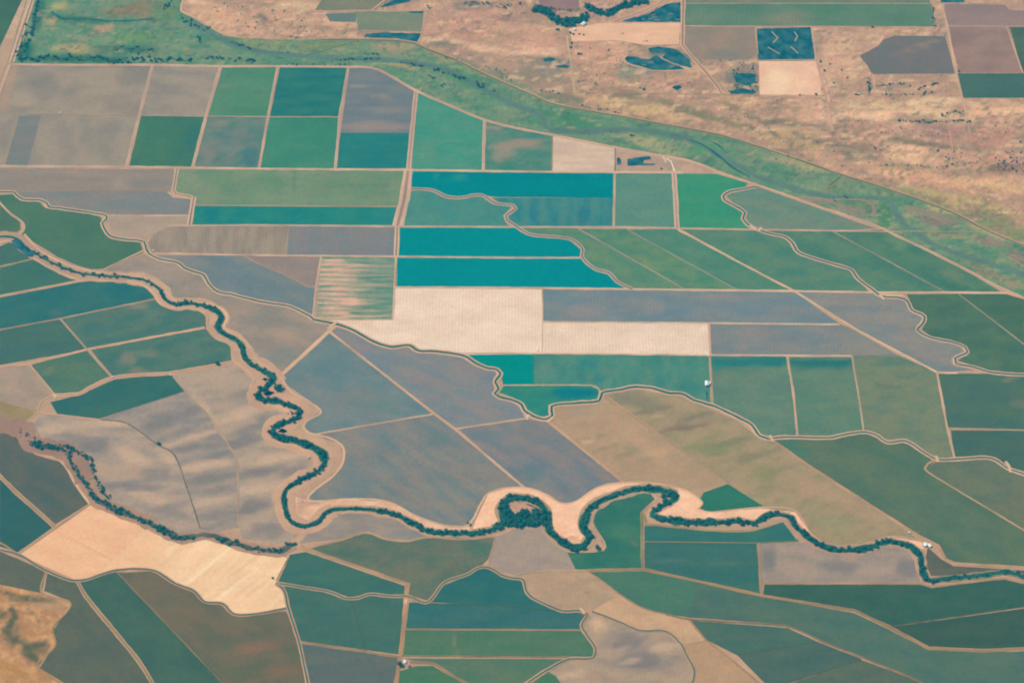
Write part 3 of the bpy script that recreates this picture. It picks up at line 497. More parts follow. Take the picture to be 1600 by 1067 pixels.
field(B, 'orange tan wetland with dark branching water in the bottom left corner', '0,914 64,927 108,942 81,984 86,1006 58,1042 106,1070 0,1070', (210, 162, 122), (178, 134, 104), (20, 12, 10), .7, [(80, 945, 40, 12, 10, (178, 146, 120), .7), (20, 1050, 40, 16, 10, (196, 148, 104), .6), (50, 1020, 26, 16, 20, (120, 112, 96), .8), (66, 1010, 16, 10, 0, (112, 110, 96), .8), (50, 935, 40, 7, 6, (120, 114, 98), .8), (20, 985, 16, 30, 10, (132, 118, 98), .7), (20, 1045, 40, 6, 30, (176, 136, 96), .8), (0, 960, 14, 8, 0, (130, 118, 98), .8), (75, 1050, 24, 5, 30, (176, 138, 100), .8)] + WET, None, clump=.34, grain=.36, cell=2.5)

# --- bottom middle and right
field(B, 'grey brown triangle field between the slough bend and a green field', '468,848 484,832 505,820 517,804 585,801 640,821 668,837 640,842 605,840 573,830 534,840', (142, 136, 130), (160, 144, 132), (50, 14, 6), .6, [(640, 835, 40, 8, 0, (122, 130, 132), .6)])
field(C, 'teal green wedge field beside the warm cream field', '454,867 478,863 632,916 631,929 606,930 578,925 548,932 517,922 484,917 436,908', (48, 112, 100), (58, 116, 98))
field(C, 'greyish green field with a pointed left end under the slough', '488,857 534,844 573,834 603,843 637,846 667,840 772,839 762,872 750,884 726,897 703,904 690,911 668,937 640,928 638,911', (72, 116, 98), (92, 120, 98), (60, 16, 10), .7, [(640, 895, 50, 20, 10, (102, 122, 98), .6), (750, 860, 20, 14, 0, (58, 120, 102), .6)])
field(C, 'teal green field crossed by one faint slanting line, left of the farm lane', '445,917 484,921 517,927 541,936 578,930 630,933 626,1021 467,1000', (52, 112, 100), (62, 116, 98))
field(C, 'grey green field at the bottom edge left of the farm lane', '469,1006 622,1028 617,1070 484,1070', (74, 112, 104), (86, 114, 102), None, .5)
field(C, 'dark teal field with a bulging top under a winding canal', '641,938 659,943 672,943 694,915 726,902 752,888 766,889 784,900 816,908 819,926 858,949 874,954 800,947', (34, 110, 104), (46, 116, 102), (40, 14, 0), .5)
field(C, 'dark green band right of the farm lane, first above the two lighter bands', '640,942 800,948 874,955 906,956 916,963 905,978 905,983 635,983', (42, 112, 106), (54, 116, 104))
field(C, 'lighter green band with a faint curved mark right of the farm lane', '634,985 906,986 922,1003 930,1018 925,1024 631,1023', (60, 122, 94), (74, 124, 96), None, .6, [(712, 1010, 2.5, 26, -10, (110, 134, 104), .8)], V)
field(C, 'green band at the bottom above a curving farm track', '629,1028 884,1029 852,1045 825,1060 810,1070 745,1070 703,1053 678,1037', (68, 122, 98), (82, 124, 98), None, .6, (), V)
field(C, 'bright green corner at the bottom edge beside the lone farm tree', '624,1049 650,1041 676,1041 702,1056 736,1070 620,1070', (52, 124, 92), (72, 124, 94), None, .6)
field(B, 'tan grey field directly under the wooded river loop', '763,885 776,839 805,827 848,825 872,846 888,862 899,888 850,888 805,897 785,892', (172, 150, 136), (160, 144, 134), (40, 10, 10), .6)
field(B, 'rounded tan field between two canals, below the tan grey field', '812,902 850,893 920,894 950,914 967,927 925,951 880,952 850,941 825,926', (188, 156, 130), (174, 148, 126), (40, 12, 6), .6, [(915, 925, 8, 3, 30, (150, 132, 116), .7), (880, 920, 40, 12, 0, (172, 146, 124), .6)])
field(B, 'sandy tan strip field sloping between a green field and a winding ditch', '968,929 1005,952 1076,969 1102,1000 1070,1004 1045,984 1000,985 967,969 928,954', (204, 166, 134), (194, 156, 128), (40, 12, 20), .5, [(985, 952, 40, 2, -40, (180, 150, 124), .4)])
field(B, 'tan field at the bottom edge right of the winding ditch', '1068,1007 1104,1002 1137,1027 1188,1070 1084,1070 1086,1050 1075,1028', (188, 152, 126), (178, 146, 120), (40, 16, 30), .5)
field(B, 'brown grey patchy field at the bottom edge between canal and ditch', '926,958 967,973 1000,988 1040,989 1062,1008 1072,1030 1083,1050 1079,1070 880,1070 858,1050 890,1033 930,1031 936,1015 922,995 912,978', (160, 142, 130), (176, 152, 132), (40, 12, 0), .7,
      [(980, 1002, 40, 14, 0, (132, 127, 126), .9), (1010, 1032, 50, 18, 0, (130, 126, 125), .9), (935, 975, 16, 12, 0, (206, 170, 140), .9), (1040, 1010, 26, 10, -6, (196, 164, 142), .9), (890, 1055, 26, 7, -10, (194, 164, 140), .9), (985, 1032, 22, 6, -10, (184, 158, 140), .9), (972, 1014, 14, 5, -10, (178, 154, 138), .8), (930, 1058, 16, 6, 0, (176, 148, 128), .6)])
field(C, 'tiny green triangle at the bottom edge beside the curving canal end', '828,1070 856,1050 868,1056 877,1070', (56, 120, 92))
field(C, 'green field in the open mouth of the sandy river loop', '888,864 944,860 945,852 928,815 933,797 960,780 990,771 1015,771 1022,780 1002,798 1002,888 900,888', (38, 116, 98), (54, 122, 98), (40, 20, 10), .6, [(970, 830, 20, 14, 0, (60, 126, 98), .6), (990, 848, 10, 3, 10, (110, 130, 100), .6)])
field(C, 'teal green strip just under the straight tree lined slough reach', '1008,822 1060,824 1120,829 1170,829 1205,822 1224,816 1247,845 1183,848 1008,845', (40, 114, 104), (52, 118, 102))
field(C, 'teal green field with a faint line across, left of the grey brown field', '1008,848 1184,849 1189,926 1078,904 1008,888', (44, 112, 102), (56, 116, 100), None, .5, [(1100, 878, 110, 1.6, 3, (72, 122, 106), .7)])
field(B, 'grey brown field in the lower right inside a slough bend', '1187,850 1248,849 1266,848 1284,860 1322,868 1360,864 1392,852 1418,862 1430,880 1437,909 1192,910', (150, 138, 130), (166, 146, 134), (40, 16, 0), .6, [(1310, 885, 34, 13, 0, (134, 128, 126), .9), (1420, 890, 22, 16, 0, (130, 126, 125), .9), (1200, 875, 14, 24, 0, (124, 122, 122), .8), (1245, 885, 30, 14, 0, (172, 150, 134), .7), (1365, 890, 26, 12, 0, (172, 150, 136), .7)])
field(C, 'green field with a lighter left part, above the sandy tan strip', '922,894 1003,893 1078,908 1092,911 1076,963 1037,957 1005,948 972,928', (58, 120, 98), (66, 124, 100), (50, 20, 20), .5)
field(C, 'long green field swinging to the bottom right corner between two lanes', '1091,911 1190,933 1283,949 1334,958 1389,984 1450,1016 1534,1020 1600,1018 1600,1070 1452,1070 1345,1024 1284,998 1233,976 1200,972 1075,963', (60, 114, 100), (74, 118, 98), (60, 20, 16), .6)
field(C, 'dark green field under the grey brown field and the slough end', '1195,914 1437,914 1456,919 1500,913 1570,906 1600,913 1600,947 1393,976 1334,950 1283,942 1194,928', (42, 102, 88), (54, 106, 88), (60, 14, 0), .5)
field(C, 'dark green wedge field at the right edge above a bent lane', '1396,979 1600,951 1600,1009 1534,1012 1452,1008', (46, 98, 84), (56, 102, 84))
field(C, 'green field right of the tan strip, above a thin slanting line', '1080,970 1200,979 1231,982 1276,1002 1200,1015 1152,1022 1104,998', (58, 112, 98), (70, 116, 98))
field(C, 'green field at the bottom between two thin slanting lines', '1152,1022 1200,1016 1277,1003 1345,1029 1224,1067 1200,1070 1190,1060', (58, 108, 96), (70, 112, 96))
field(C, 'green triangle field at the bottom edge right of the thin slanting lines', '1226,1070 1345,1031 1400,1051 1446,1070', (70, 110, 94), (80, 114, 94))
field(C, 'rough green strip between the slough end and the lane at the right edge', '1450,856 1470,874 1490,885 1600,892 1600,901 1575,892 1500,897 1450,898 1446,880', (74, 104, 90), (86, 108, 92), None, .6)

# --- north bank
field(C, 'grey green field with a tan edge at the top, left of the dark wet patch', '493,17 510,-12 622,-12 582,17', (106, 128, 100), (118, 132, 104))
field(C, 'squat grey green field between two dark ponds near the top', '556,20 661,18 658,49 561,47', (106, 134, 106), (116, 138, 108), None, .6)
field(B, 'dark grey green damp patch left of the squat green field', '510,23 556,21 555,34 516,33', (104, 120, 116), (116, 124, 118))
field(B, 'dull purple brown field behind the trees at the top', '836,-12 902,-12 904,14 880,16 846,9', (142, 116, 118), (160, 126, 122))
field(PL, 'bright straw field right of the tree clump, left of the canal lane', '890,46 936,38 1062,37 1060,68 1010,70 962,62 895,64', (230, 180, 146), (220, 170, 138), (40, 6, 0), .6)
field(C, 'orchard field with upright rows at the top, under a pale line', '1073,7 1455,8 1459,41 1070,40', (74, 128, 98), (88, 132, 104), (60, 20, 0), .6, [(1230, 30, 40, 14, 0, (124, 134, 108), .7), (1100, 30, 30, 14, 0, (104, 136, 106), .6)], (0, 18), .06)
field(C, 'thin green field strip along the top edge above the orchard', '1072,-14 1448,-14 1452,5 1072,5', (92, 128, 100), (108, 130, 104), None, .6, [(1100, 2, 30, 2, 0, (190, 146, 120), .7), (1180, 2, 50, 2, 0, (180, 146, 118), .7)])
field(B, 'grey brown field under the left part of the orchard', '1070,43 1179,43 1181,85 1168,95 1096,95 1070,76', (160, 136, 120), (148, 132, 120), (20, 20, 0), .6, [(1135, 86, 30, 10, 0, (128, 130, 122), .6)], V, .08)
field(PL, 'nearly white straw square under the wet square with zigzag bars', '1187,97 1276,97 1283,150 1188,149', (234, 188, 154), (224, 174, 144), (30, 20, 0), .6, [(1215, 125, 24, 24, 0, (242, 204, 164), .7)])
field(B, 'dark purplish field with a cut away corner, in the straw country', '1345,88 1374,72 1381,63 1398,57 1476,58 1491,114 1363,115 1356,102', (116, 114, 114), (126, 116, 114), (40, 10, 0), .6, [(1440, 70, 40, 3, -12, (158, 132, 118), .7), (1430, 78, 30, 3, -10, (150, 128, 116), .6)])
field(B, 'mauve brown field at the top right above another mauve field', '1476,8 1570,9 1576,17 1600,18 1600,40 1481,40', (150, 126, 122), (160, 132, 124))
field(B, 'mauve brown field left of a dark green sliver at the right edge', '1481,43 1575,43 1596,113 1500,113', (146, 120, 114), (162, 130, 120), (40, 12, 0), .7)
field(C, 'dark green sliver of a field at the right edge near the top', '1579,43 1600,43 1600,112 1598,112', (58, 104, 88))
field(C, 'dark green block field at the right edge, over straw coloured ground', '1497,116 1600,116 1600,152 1506,152', (58, 108, 94), (66, 112, 94))

# ------------------------------------------------------------------ ponds
def pond(poly, z=.8, mat=None, name='pond'):
    p = outline(pts(poly), 5, 1.2)
    vs, c = centred([P(x, y, z) for x, y in p])
    a = sum(p[i][0] * p[(i + 1) % len(p)][1] - p[(i + 1) % len(p)][0] * p[i][1] for i in range(len(p)))
    f = list(range(len(vs)))
    o = mesh_obj(name, vs, [f[::-1] if a > 0 else f], mat or M_POND); o.location = c
    return tag(o, kind='structure')
pond('963,247 968,246 971,252 971,257 964,258')
pond('980,249 998,246 1015,244 1018,249 1006,251 1005,255 1024,256 1024,258 981,259')
pond('17,376 25,373 54,396 53,401 43,401 22,384', 1.9)
pond('966,34 1012,22 1042,6 1063,3 1064,35')
pond('974,92 980,88 990,88 1004,92 1014,93 1026,87 1034,92 1046,98 1062,104 1072,110 1022,110 1004,105 986,101')
pond('1012,76 1030,73 1058,78 1076,92 1082,106 1066,104 1048,97 1034,90 1040,84 1016,82', .7)
pond('1183,45 1228,44 1267,43 1273,93 1185,94')
pond('572,53 600,51 658,52 652,66 630,62 600,59 568,59')
pond('592,12 612,1 645,-4 640,3 618,8', .8); pond('636,20 648,16 661,17 660,22', .85)
pond('1469,-6 1505,-6 1507,4 1470,4')
pond('1145,118 1160,114 1182,116 1180,130 1166,134 1150,128', .7); pond('1138,142 1160,138 1182,143 1180,147 1142,147', .7)
pond('1103,612 1105,611 1106,624 1104,624', 1.0)  # thin dark strip below the barn, drawn with the pond surface
pond('848,92 860,90 869,93 860,97 850,96', .7); pond('1050,137 1060,133 1066,137 1058,142', .7)
pond('866,104 882,101 890,104 888,107 874,106', .7)
# mud bars in the ponds
BAR = (172, 150, 128)
for s in ('1206,50 1215,60 1208,67', '1241,50 1246,57 1242,65', '1200,74 1218,85', '1235,73 1247,84'):
    ribbon('mud_bar', pts(s), 3.2, 1.0, [(-1, -.3, BAR), (0, 0, BAR), (1, -.3, BAR)], M_ROAD, curved=False)
for i in range(16):
    x, y = (random.uniform(1000, 1060), random.uniform(14, 32)) if i < 9 else (random.uniform(995, 1055), random.uniform(96, 107))
    if i < 9 and (x - 965) * .28 < 36 - y: continue
    ribbon('mud_bar', [(x, y), (x + random.uniform(4, 9), y + random.uniform(-1, 1))], 1.5, 1.0, [(-1, -.3, BAR), (0, 0, BAR), (1, -.3, BAR)], M_ROAD, curved=False)

# ------------------------------------------------------------------ sloughs: banks, sand, water
S1 = pts('-20,374 8,370 25,373 45,390 70,405 100,419 130,428 160,431 200,434 232,440 250,452 258,468 272,475 305,475 325,480 340,487 346,498 339,510 344,518 371,533 380,547 382,558 394,570 412,580 429,592 420,602 403,614 405,622 438,629 464,638 471,645 460,655 430,667 425,676 440,685 470,692 500,705 508,720 499,735 466,752 446,768 445,790 450,808 462,819 482,822 500,813 508,802 522,796 560,795 590,798 620,805 650,821 668,830 700,833 740,833 772,826 785,816 784,795 792,781 812,777 832,782 850,794 855,812 858,828 876,846 896,855 912,852 921,838 912,824 915,805 926,791 945,780 975,769 1005,763 1035,766 1056,774 1046,785 1024,797 1019,806 1050,813 1095,817 1150,815 1181,817 1205,804 1234,807 1243,822 1264,840 1284,853 1320,860 1350,857 1388,846 1422,854 1437,868 1440,888 1448,906 1478,904 1534,899 1575,894 1610,906')
S2 = pts('-20,663 10,665 36,672 44,688 60,696 96,703 113,714 124,732 134,752 144,772 158,786 200,803 236,818 262,833 285,841 310,836 334,838 362,848 396,857 436,862 458,850')
SAND, SOIL = (222, 178, 148), (186, 152, 130)
def bank(line, width, c, z, edge=None, **k):
    e = edge or c
    return ribbon('slough_bank', line, width, z, [(-1, -1.0, e), (-.8, .2, c), (-.35, .2, c), (0, -.1, c), (.35, .2, c), (.8, .2, c), (1, -1.0, e)], M_ROAD, wob=1.2, wnoise=.3, **k)
def cut(line, a, b):
    """the stretch of a line between the points nearest to a and b"""
    i = min(range(len(line)), key=lambda k: math.hypot(line[k][0] - a[0], line[k][1] - a[1]))
    j = min(range(len(line)), key=lambda k: math.hypot(line[k][0] - b[0], line[k][1] - b[1]))
    return line[min(i, j):max(i, j) + 1]
bank(cut(S1, (-20, 374), (232, 440)), 27, (176, 148, 128), 1.0)
bank(cut(S1, (200, 434), (412, 580)), 30, (192, 158, 134), 1.02)
bank(cut(S1, (380, 547), (508, 720)), 40, (194, 158, 134), 1.04)
bank(cut(S1, (508, 720), (522, 796)), 34, (194, 158, 134), 1.06)
bank(cut(S1, (522, 796), (772, 826)), 18, (186, 154, 130), 1.08)
bank(cut(S1, (772, 826), (1056, 774)), 24, (176, 150, 126), 1.0)
bank(cut(S1, (1056, 774), (1234, 807)), 20, (186, 154, 130), 1.04)
bank(cut(S1, (1234, 807), (1448, 906)), 20, (178, 148, 128), 1.06)
bank(cut(S1, (1448, 906), (1610, 906)), 13, (150, 134, 114), 1.08)
bank(S2[:9], 36, (158, 130, 118), 1.02); bank(S2[8:13], 26, (170, 140, 122), 1.04); bank(S2[12:], 20, (172, 142, 124), 1.06)
def sand(poly, c=SAND, z=1.1, blobs=()):
    o = sheet('sand_bank', pts(poly), z, colour_fn(c, (c[0] - 12, c[1] - 14, c[2] - 12), (24, 9, 0), .6, blobs), M_PLAIN, cell=6, skirt=.9, jit=.8)
    return tag(o, kind='structure')
sand('738,826 748,803 763,771 790,763 826,763 852,772 880,787 901,783 936,761 976,754 1020,755 1062,763 1090,778 1098,786 1090,794 1108,800 1190,794 1243,800 1268,836 1300,856 1340,858 1394,838 1440,846 1444,858 1424,852 1390,843 1350,855 1320,858 1286,850 1266,836 1246,820 1237,804 1205,801 1180,813 1150,812 1095,813 1050,810 1022,804 1028,798 1050,785 1060,773 1036,762 1005,760 975,766 945,777 924,788 912,802 908,824 916,838 908,850 896,851 880,843 862,826 858,812 852,792 832,779 812,774 790,778 781,795 782,814 770,822',
     (246, 198, 164), 1.12)
sand('486,782 540,780 602,783 650,806 690,820 732,822 742,831 700,830 668,826 650,817 622,801 590,794 560,791 522,792 504,796 497,806 480,816 468,812 462,795 462,776', (228, 186, 156), 1.14, [(472, 790, 10, 20, 10, (190, 148, 130), .7), (490, 785, 14, 3, 0, (140, 120, 110), .6)])
sand('800,786 812,783 830,789 846,797 830,800 806,799', (196, 158, 138), 1.2)
sand('890,836 904,838 908,848 898,850 884,842', (224, 180, 146), 1.22)
WATER_C = (20, 96, 104)
for ln, wd in ((cut(S1, (-20, 374), (250, 452)), 4), (cut(S1, (250, 452), (325, 480)), 6), (cut(S1, (325, 480), (429, 592)), 9), (cut(S1, (412, 580), (522, 796)), 8),
               (cut(S1, (508, 802), (772, 826)), 7), (cut(S1, (772, 826), (1056, 774)), 10), (cut(S1, (1046, 785), (1234, 807)), 8), (cut(S1, (1234, 807), (1610, 906)), 8), (S2[9:], 4)):
    ribbon('slough_water', ln, wd, nz(1.27, .015, 10), [(-1, 0, WATER_C), (1, 0, WATER_C)], M_WATER, wob=.8, wnoise=.35)

UG, UE = (46, 106, 104), (124, 134, 118)
def undergrowth(ln, wd, ug=UG, ue=UE):
    wd *= .88
    o = ribbon('undergrowth', ln, wd, nz(1.45, .025, 25), [(-1, -.3, ue), (-.7, .1, ug), (0, .2, ug), (.7, .1, ug), (1, -.3, ue)], M_SCRUBLAND, wob=2.2, wnoise=1.1, var=.35)
    tag(o, kind='stuff')
for ln, wd in ((cut(S1, (100, 419), (250, 452)), 4), (cut(S1, (250, 452), (330, 483)), 8), (cut(S1, (325, 480), (429, 592)), 9), (cut(S1, (412, 580), (508, 720)), 13), (cut(S1, (508, 720), (462, 819)), 8.5), (cut(S1, (445, 790), (511, 800)), 7),
               (cut(S1, (508, 802), (598, 798)), 5), (cut(S1, (590, 798), (772, 826)), 10), (cut(S1, (772, 826), (858, 828)), 12), (cut(S1, (858, 828), (915, 805)), 14), (cut(S1, (912, 824), (1005, 763)), 10), (cut(S1, (1005, 763), (1024, 797)), 13),
               (cut(S1, (1019, 806), (1205, 804)), 12), (cut(S1, (1181, 817), (1437, 868)), 11), (cut(S1, (1422, 854), (1455, 906)), 11), (cut(S1, (1448, 906), (1610, 906)), 9)):
    undergrowth(ln, wd)
for ln, wd in ((S2[9:12], 12), (S2[11:13], 9), (S2[12:], 9), (S2[4:7], 9)): undergrowth(ln, wd, (92, 106, 102), (140, 126, 114))
for p in ('832,13 845,15 856,22 868,32 880,36 894,36 908,30 918,28', '912,10 928,16 940,22 956,20 968,12 980,8 992,4 1012,3'): undergrowth(pts(p), 8)
o = sheet('undergrowth', pts('786,801 806,802 840,800 852,803 854,820 815,823 785,822'), 1.5, colour_fn(UG, (52, 104, 96), (8, 5, 0), .8), M_ROUGH, cell=4, jit=1.2); tag(o, kind='stuff')
# ------------------------------------------------------------------ canals
C1 = '-10,301 22,301 28,307 36,312 62,313 73,318 77,324 90,325 150,334 166,337 167,342 160,349 165,360 172,369 195,374 217,376 225,378 229,390 233,397 250,405 278,411 290,420 306,426 318,430 326,443 340,456 360,460 384,466 400,470 422,474 452,479 484,494 491,500'
C1b = '491,500 526,507 552,516 582,533 610,542 640,540 653,548 678,549 724,556 744,568 760,575 777,578 782,584 774,597 779,608 773,615 780,620 800,625 815,632 820,642 838,652 853,655 863,649 862,635 901,630 937,626 941,614 964,610 990,605 1020,607 1043,614 1068,616 1083,625 1116,635 1152,652 1174,664 1187,681 1200,685'
C1c = '1200,686 1225,683 1296,684 1314,680 1349,675 1367,679 1387,691 1415,689 1435,701 1463,717 1504,717 1549,716 1574,731 1610,744'
canal(C1, 9, water=.32); canal(C1b, 11, water=.42); canal(C1c, 9.5, water=.28)
canal('642,296 673,297 700,308 721,309 752,305 772,317 790,320 801,321 806,326 800,331 790,337 792,344 801,350 815,360 830,367 891,374 911,390 909,401 929,420 952,427 964,440 988,452', 8, (190, 162, 144), (150, 132, 120), .22)
canal('1180,292 1160,296 1140,300 1130,307 1132,313 1154,325 1164,333 1161,342 1171,353 1187,360 1205,366 1225,370 1238,380 1244,391 1254,398 1306,414 1331,422 1339,434 1362,452 1378,463 1402,465 1417,470 1424,484 1444,494 1443,504 1433,516 1440,521 1455,528 1488,535 1508,543 1512,550 1492,560 1494,568 1519,573 1549,582 1610,586', 9, (200, 166, 144), (110, 116, 106), .34)
canal('782,898 800,903 818,906 822,922 830,932 856,945 878,954 906,954 918,960 909,976 920,996 931,1014 927,1028 889,1030 856,1046 825,1066', 8, (184, 154, 130), (130, 118, 104), .3)
canal('908,962 918,960 909,976 920,996 931,1014 927,1026', 4, (150, 130, 112), (60, 96, 92), .6)
canal('925,955 967,971 1000,985 1039,986 1064,1006 1074,1026 1085,1048 1080,1072', 5.5, (176, 148, 126), (120, 116, 106), .36)
canal('0,859 30,867 70,890 120,907 181,891 239,891 273,911 303,923 320,940 348,943 365,959 400,959 448,950', 7, (182, 150, 126), (128, 112, 100), .34)
canal('431,911 484,919 517,925 539,934 560,934 578,928 606,931 639,932 659,940 670,940 692,912 703,906 726,899 751,886 765,887 784,898', 7.5, (178, 150, 126), (132, 120, 106), .26)
canal('431,911 443,921 450,948 467,1002 482,1072', 8, (190, 156, 130), (110, 112, 100), .3)

# ------------------------------------------------------------------ farm roads and levee roads
LEV = (212, 172, 146)
double_road('54,-10 18,98', 8, (208, 170, 144), (132, 126, 112)); road('16,100 -10,170', 5, LEV); road('44,-10 11,99 -10,152', 2.6, (184, 158, 136))
road(SOUTH.replace('18,100', '14,101'), 6, LEV, (190, 154, 134), True, (170, 150, 122), name='levee_road')
ribbon('levee_road', pts(NORTH)[7:], 6.5, nz(1.0), [(-1, -.5, (110, 128, 102)), (-.7, 0, (186, 156, 130)), (-.15, 0, (186, 156, 130)), (.05, 0, (88, 104, 92)), (.5, 0, (92, 110, 94)), (1, -.5, (176, 158, 124))], M_ROAD)
road('291,-10 283,16 296,24 331,44 350,54 372,58', 4, (210, 170, 144), None, True)
road('0,260 200,261 400,264 640,266 860,269 1068,270', 5.5, (212, 176, 150)); road('-5,178 95,178 215,181 322,182 425,183 531,183', 2.6, (182, 156, 136))
for s, wd in (('239,101 218,181 198,260', 7), ('345,104 322,182 301,262', 7), ('434,105 419,183 405,263', 5.5), ('544,107 531,183 524,264', 6)): road(s, wd, (196, 164, 142), (184, 154, 134))
double_road('650,143 644,205 638,266', 7.5, (200, 166, 146), (160, 138, 124)); double_road('638,264 632,310 621,354', 16, (204, 170, 146), (158, 134, 122)); double_road('621,354 619,400', 8, (206, 174, 150), (140, 128, 110))
road('619,400 614,499', 4, (206, 174, 150)); road('757,188 755,267', 6, (200, 168, 148)); road('863,212 862,268', 2.5, (150, 138, 122)); road('961,232 961,268', 2.5, (130, 124, 112)); road('961,268 959,355', 4.5, (196, 168, 144))
double_road('1053,268 1055,300 1058,356', 8, (206, 172, 148), (172, 144, 130))
road('1036,245 1041,254', 2.6, (240, 214, 186)); road('1041,248 1048,252 1054,268', 3, (240, 216, 188), None, True)
double_road('277,263 271,298 275,303 302,309', 7, (200, 166, 142), (136, 124, 110)); double_road('303,308 296,352', 8, (208, 170, 146), (130, 122, 110)); road('262,300 272,308 300,311', 3.5, LEV)
road('262,299 130,299 26,300', 1.6, (160, 142, 130)); road('303,321 619,323', 3.2, (176, 154, 132)); road('168,337 297,337', 4, (204, 170, 146)); road('228,374 240,366 263,356 295,352', 2.6, (190, 160, 138), None, True)
road('263,353 400,352 620,354 800,355 959,355 1058,357 1174,359 1302,361 1372,361 1410,362', 4.6, (200, 168, 146)); road('240,396 400,399 620,401 800,403 906,403', 4.4, (208, 174, 150)); road('451,356 448,399', 1.6, (164, 148, 132))
road('616,449 800,450 985,452 1240,455 1365,457 1478,457 1574,458', 5, (212, 178, 150)); road('1365,459 1390,462 1412,462', 5, (220, 184, 152)); road('1574,458 1600,466', 6, (206, 160, 138))
road('502,400 494,449 489,498', 4, (208, 174, 148)); road('379,400 400,411 440,428 481,448 495,449', 2.6, (176, 152, 136)); road('495,499 560,500 614,499', 3, (200, 170, 140))
road('904,358 1070,452', 2.8, (164, 152, 138)); road('980,359 1150,452', 2.8, (150, 148, 138)); road('1057,355 1062,361 1075,367 1200,434 1243,456 1340,516 1463,581', 5, (214, 178, 148)); road('1300,361 1478,457', 2.8, (162, 146, 130)); road('1498,460 1551,500 1600,538', 3, (160, 148, 130))
road('847,450 848,504', 2.4, (206, 176, 148)); road('848,503 1106,505 1313,507', 4, (214, 182, 154)); road('848,504 847,552', 1.8, (206, 180, 156)); road('1107,505 1110,555', 4.5, (210, 176, 150)); road('722,552 848,552 1110,555 1332,556', 4, (216, 182, 154)); road('1332,556 1404,556', 1.8, (140, 142, 120)); road('1312,507 1320,555', 2.2, (150, 144, 132)); road('1232,458 1237,502', 1.2, (142, 140, 134))
road('1109,555 1112,590 1114,632', 3, (190, 164, 138)); road('1230,557 1240,615 1246,682', 4.4, (204, 170, 144)); road('1331,556 1342,620 1350,676', 3.4, (190, 162, 136)); road('1464,581 1480,668 1492,717', 4.6, (208, 174, 146)); road('1463,582 1496,583', 5, (222, 186, 154)); road('1481,669 1600,672', 3.2, (196, 164, 136))
road('787,602 924,602 934,606 938,613', 3.2, (190, 166, 140), None, True); road('834,553 833,601', 1.2, (60, 136, 120))
road('526,507 440,586', 8, (214, 174, 146), (204, 164, 138)); road('516,519 678,646 712,671 822,764', 5, (212, 172, 144)); road('489,679 676,647', 4, (204, 168, 142)); road('712,670 820,654', 4, (208, 172, 144)); road('855,657 975,754', 5, (200, 164, 136)); road('943,619 1142,757', 2, (172, 148, 122))
road('1205,686 1260,725 1331,771 1437,838 1466,852 1477,873 1492,880 1540,883 1610,887', 6, (196, 160, 132), (184, 150, 124)); road('1463,718 1450,724 1445,732 1454,740 1503,770 1610,834', 3.8, (186, 158, 130), None, True)
# levee tracks along the slough
road('38,366 63,392 101,412 142,424 160,426 190,428 228,435 253,445 264,462 281,472 326,475 349,485 355,497 350,512 379,529 392,543 399,560 436,587 448,604 460,616 483,628 502,644 478,658 474,666 480,675 516,685 534,696 538,712 532,730 519,745 489,768 481,780 500,783 545,780 602,783 650,806 690,820 728,822 741,808 752,786 763,771 790,763 826,763 852,772 880,787 901,783 936,761 976,754 1020,755 1062,763 1090,778 1098,786', 4.6, (214, 176, 146), (204, 166, 138), True, name='levee_road')
road('-10,382 16,377 53,403 76,418 121,437 152,438 202,441 228,448 243,463 251,475 266,480 304,482 323,494 324,512 338,529 361,540 364,562 380,574 397,592 391,606 396,627 438,637 454,646 449,653 415,667 412,675 425,688 463,698 486,711 488,721 480,734 443,754 427,770 428,782 443,800 453,823', 4.6, (206, 168, 142), (196, 158, 132), True, name='levee_road')
road('1098,787 1092,794 1112,800 1188,793 1243,798 1266,832 1300,855 1340,857 1394,838 1440,845', 2.4, (222, 178, 148), None, True)
road('1003,800 1004,888', 6, (170, 150, 122), (130, 126, 104)); road('1003,800 1016,788 1026,779 1018,770 990,770 958,780 932,797 926,815 945,856 890,862', 4, (200, 164, 136), None, True)
road('1006,818 1060,824 1120,829 1172,829 1206,820', 4, (176, 154, 122), None, True); road('1003,800 1010,816', 5, (160, 150, 112)); road('1218,808 1228,818 1246,842', 5, (196, 160, 136), None, True)
road('0,371 12,370 28,368 37,360 36,349 14,332 -10,306', 4.4, (206, 170, 144), None, True)
# left block
road('-10,465 125,439 152,436', 6, (196, 162, 136)); road('-10,517 94,498 244,467', 4, (176, 148, 128)); road('-10,573 44,569 136,546 320,512', 5.5, (204, 166, 138)); road('94,498 136,546 175,590', 3.8, (186, 158, 134)); road('46,569 87,618', 3.4, (206, 170, 140)); road('157,424 190,408 224,392', 4.6, (202, 168, 142)); road('-10,419 52,405', 3, (180, 152, 130)); road('60,400 40,398', 3, (214, 172, 146))
double_road('85,618 124,615 142,605 175,591 215,586 266,583 364,566', 8, (196, 160, 134), (176, 144, 122), True); road('87,617 66,628 60,643 42,660', 7, (196, 162, 138), (150, 132, 114), True); road('58,643 92,648 157,656', 3.4, (200, 164, 138), None, True); road('-10,622 58,643', 3, (186, 154, 134)); road('-10,659 20,660 44,664', 6, (190, 152, 132)); road('-10,672 28,674 36,690 56,708 92,718 104,730 118,756 140,787', 5, (216, 174, 146), None, True); road('54,664 60,680 75,690 110,698 138,716 150,742 168,776', 2.4, (176, 146, 130), None, True)
road('157,656 197,661 247,695 272,710 290,756 313,826', 2, (112, 112, 108), None, True); road('268,585 298,621 326,649 364,706 371,722 372,820', 3, (182, 156, 134), None, True); road('288,612 155,654', 1.4, (150, 136, 124))
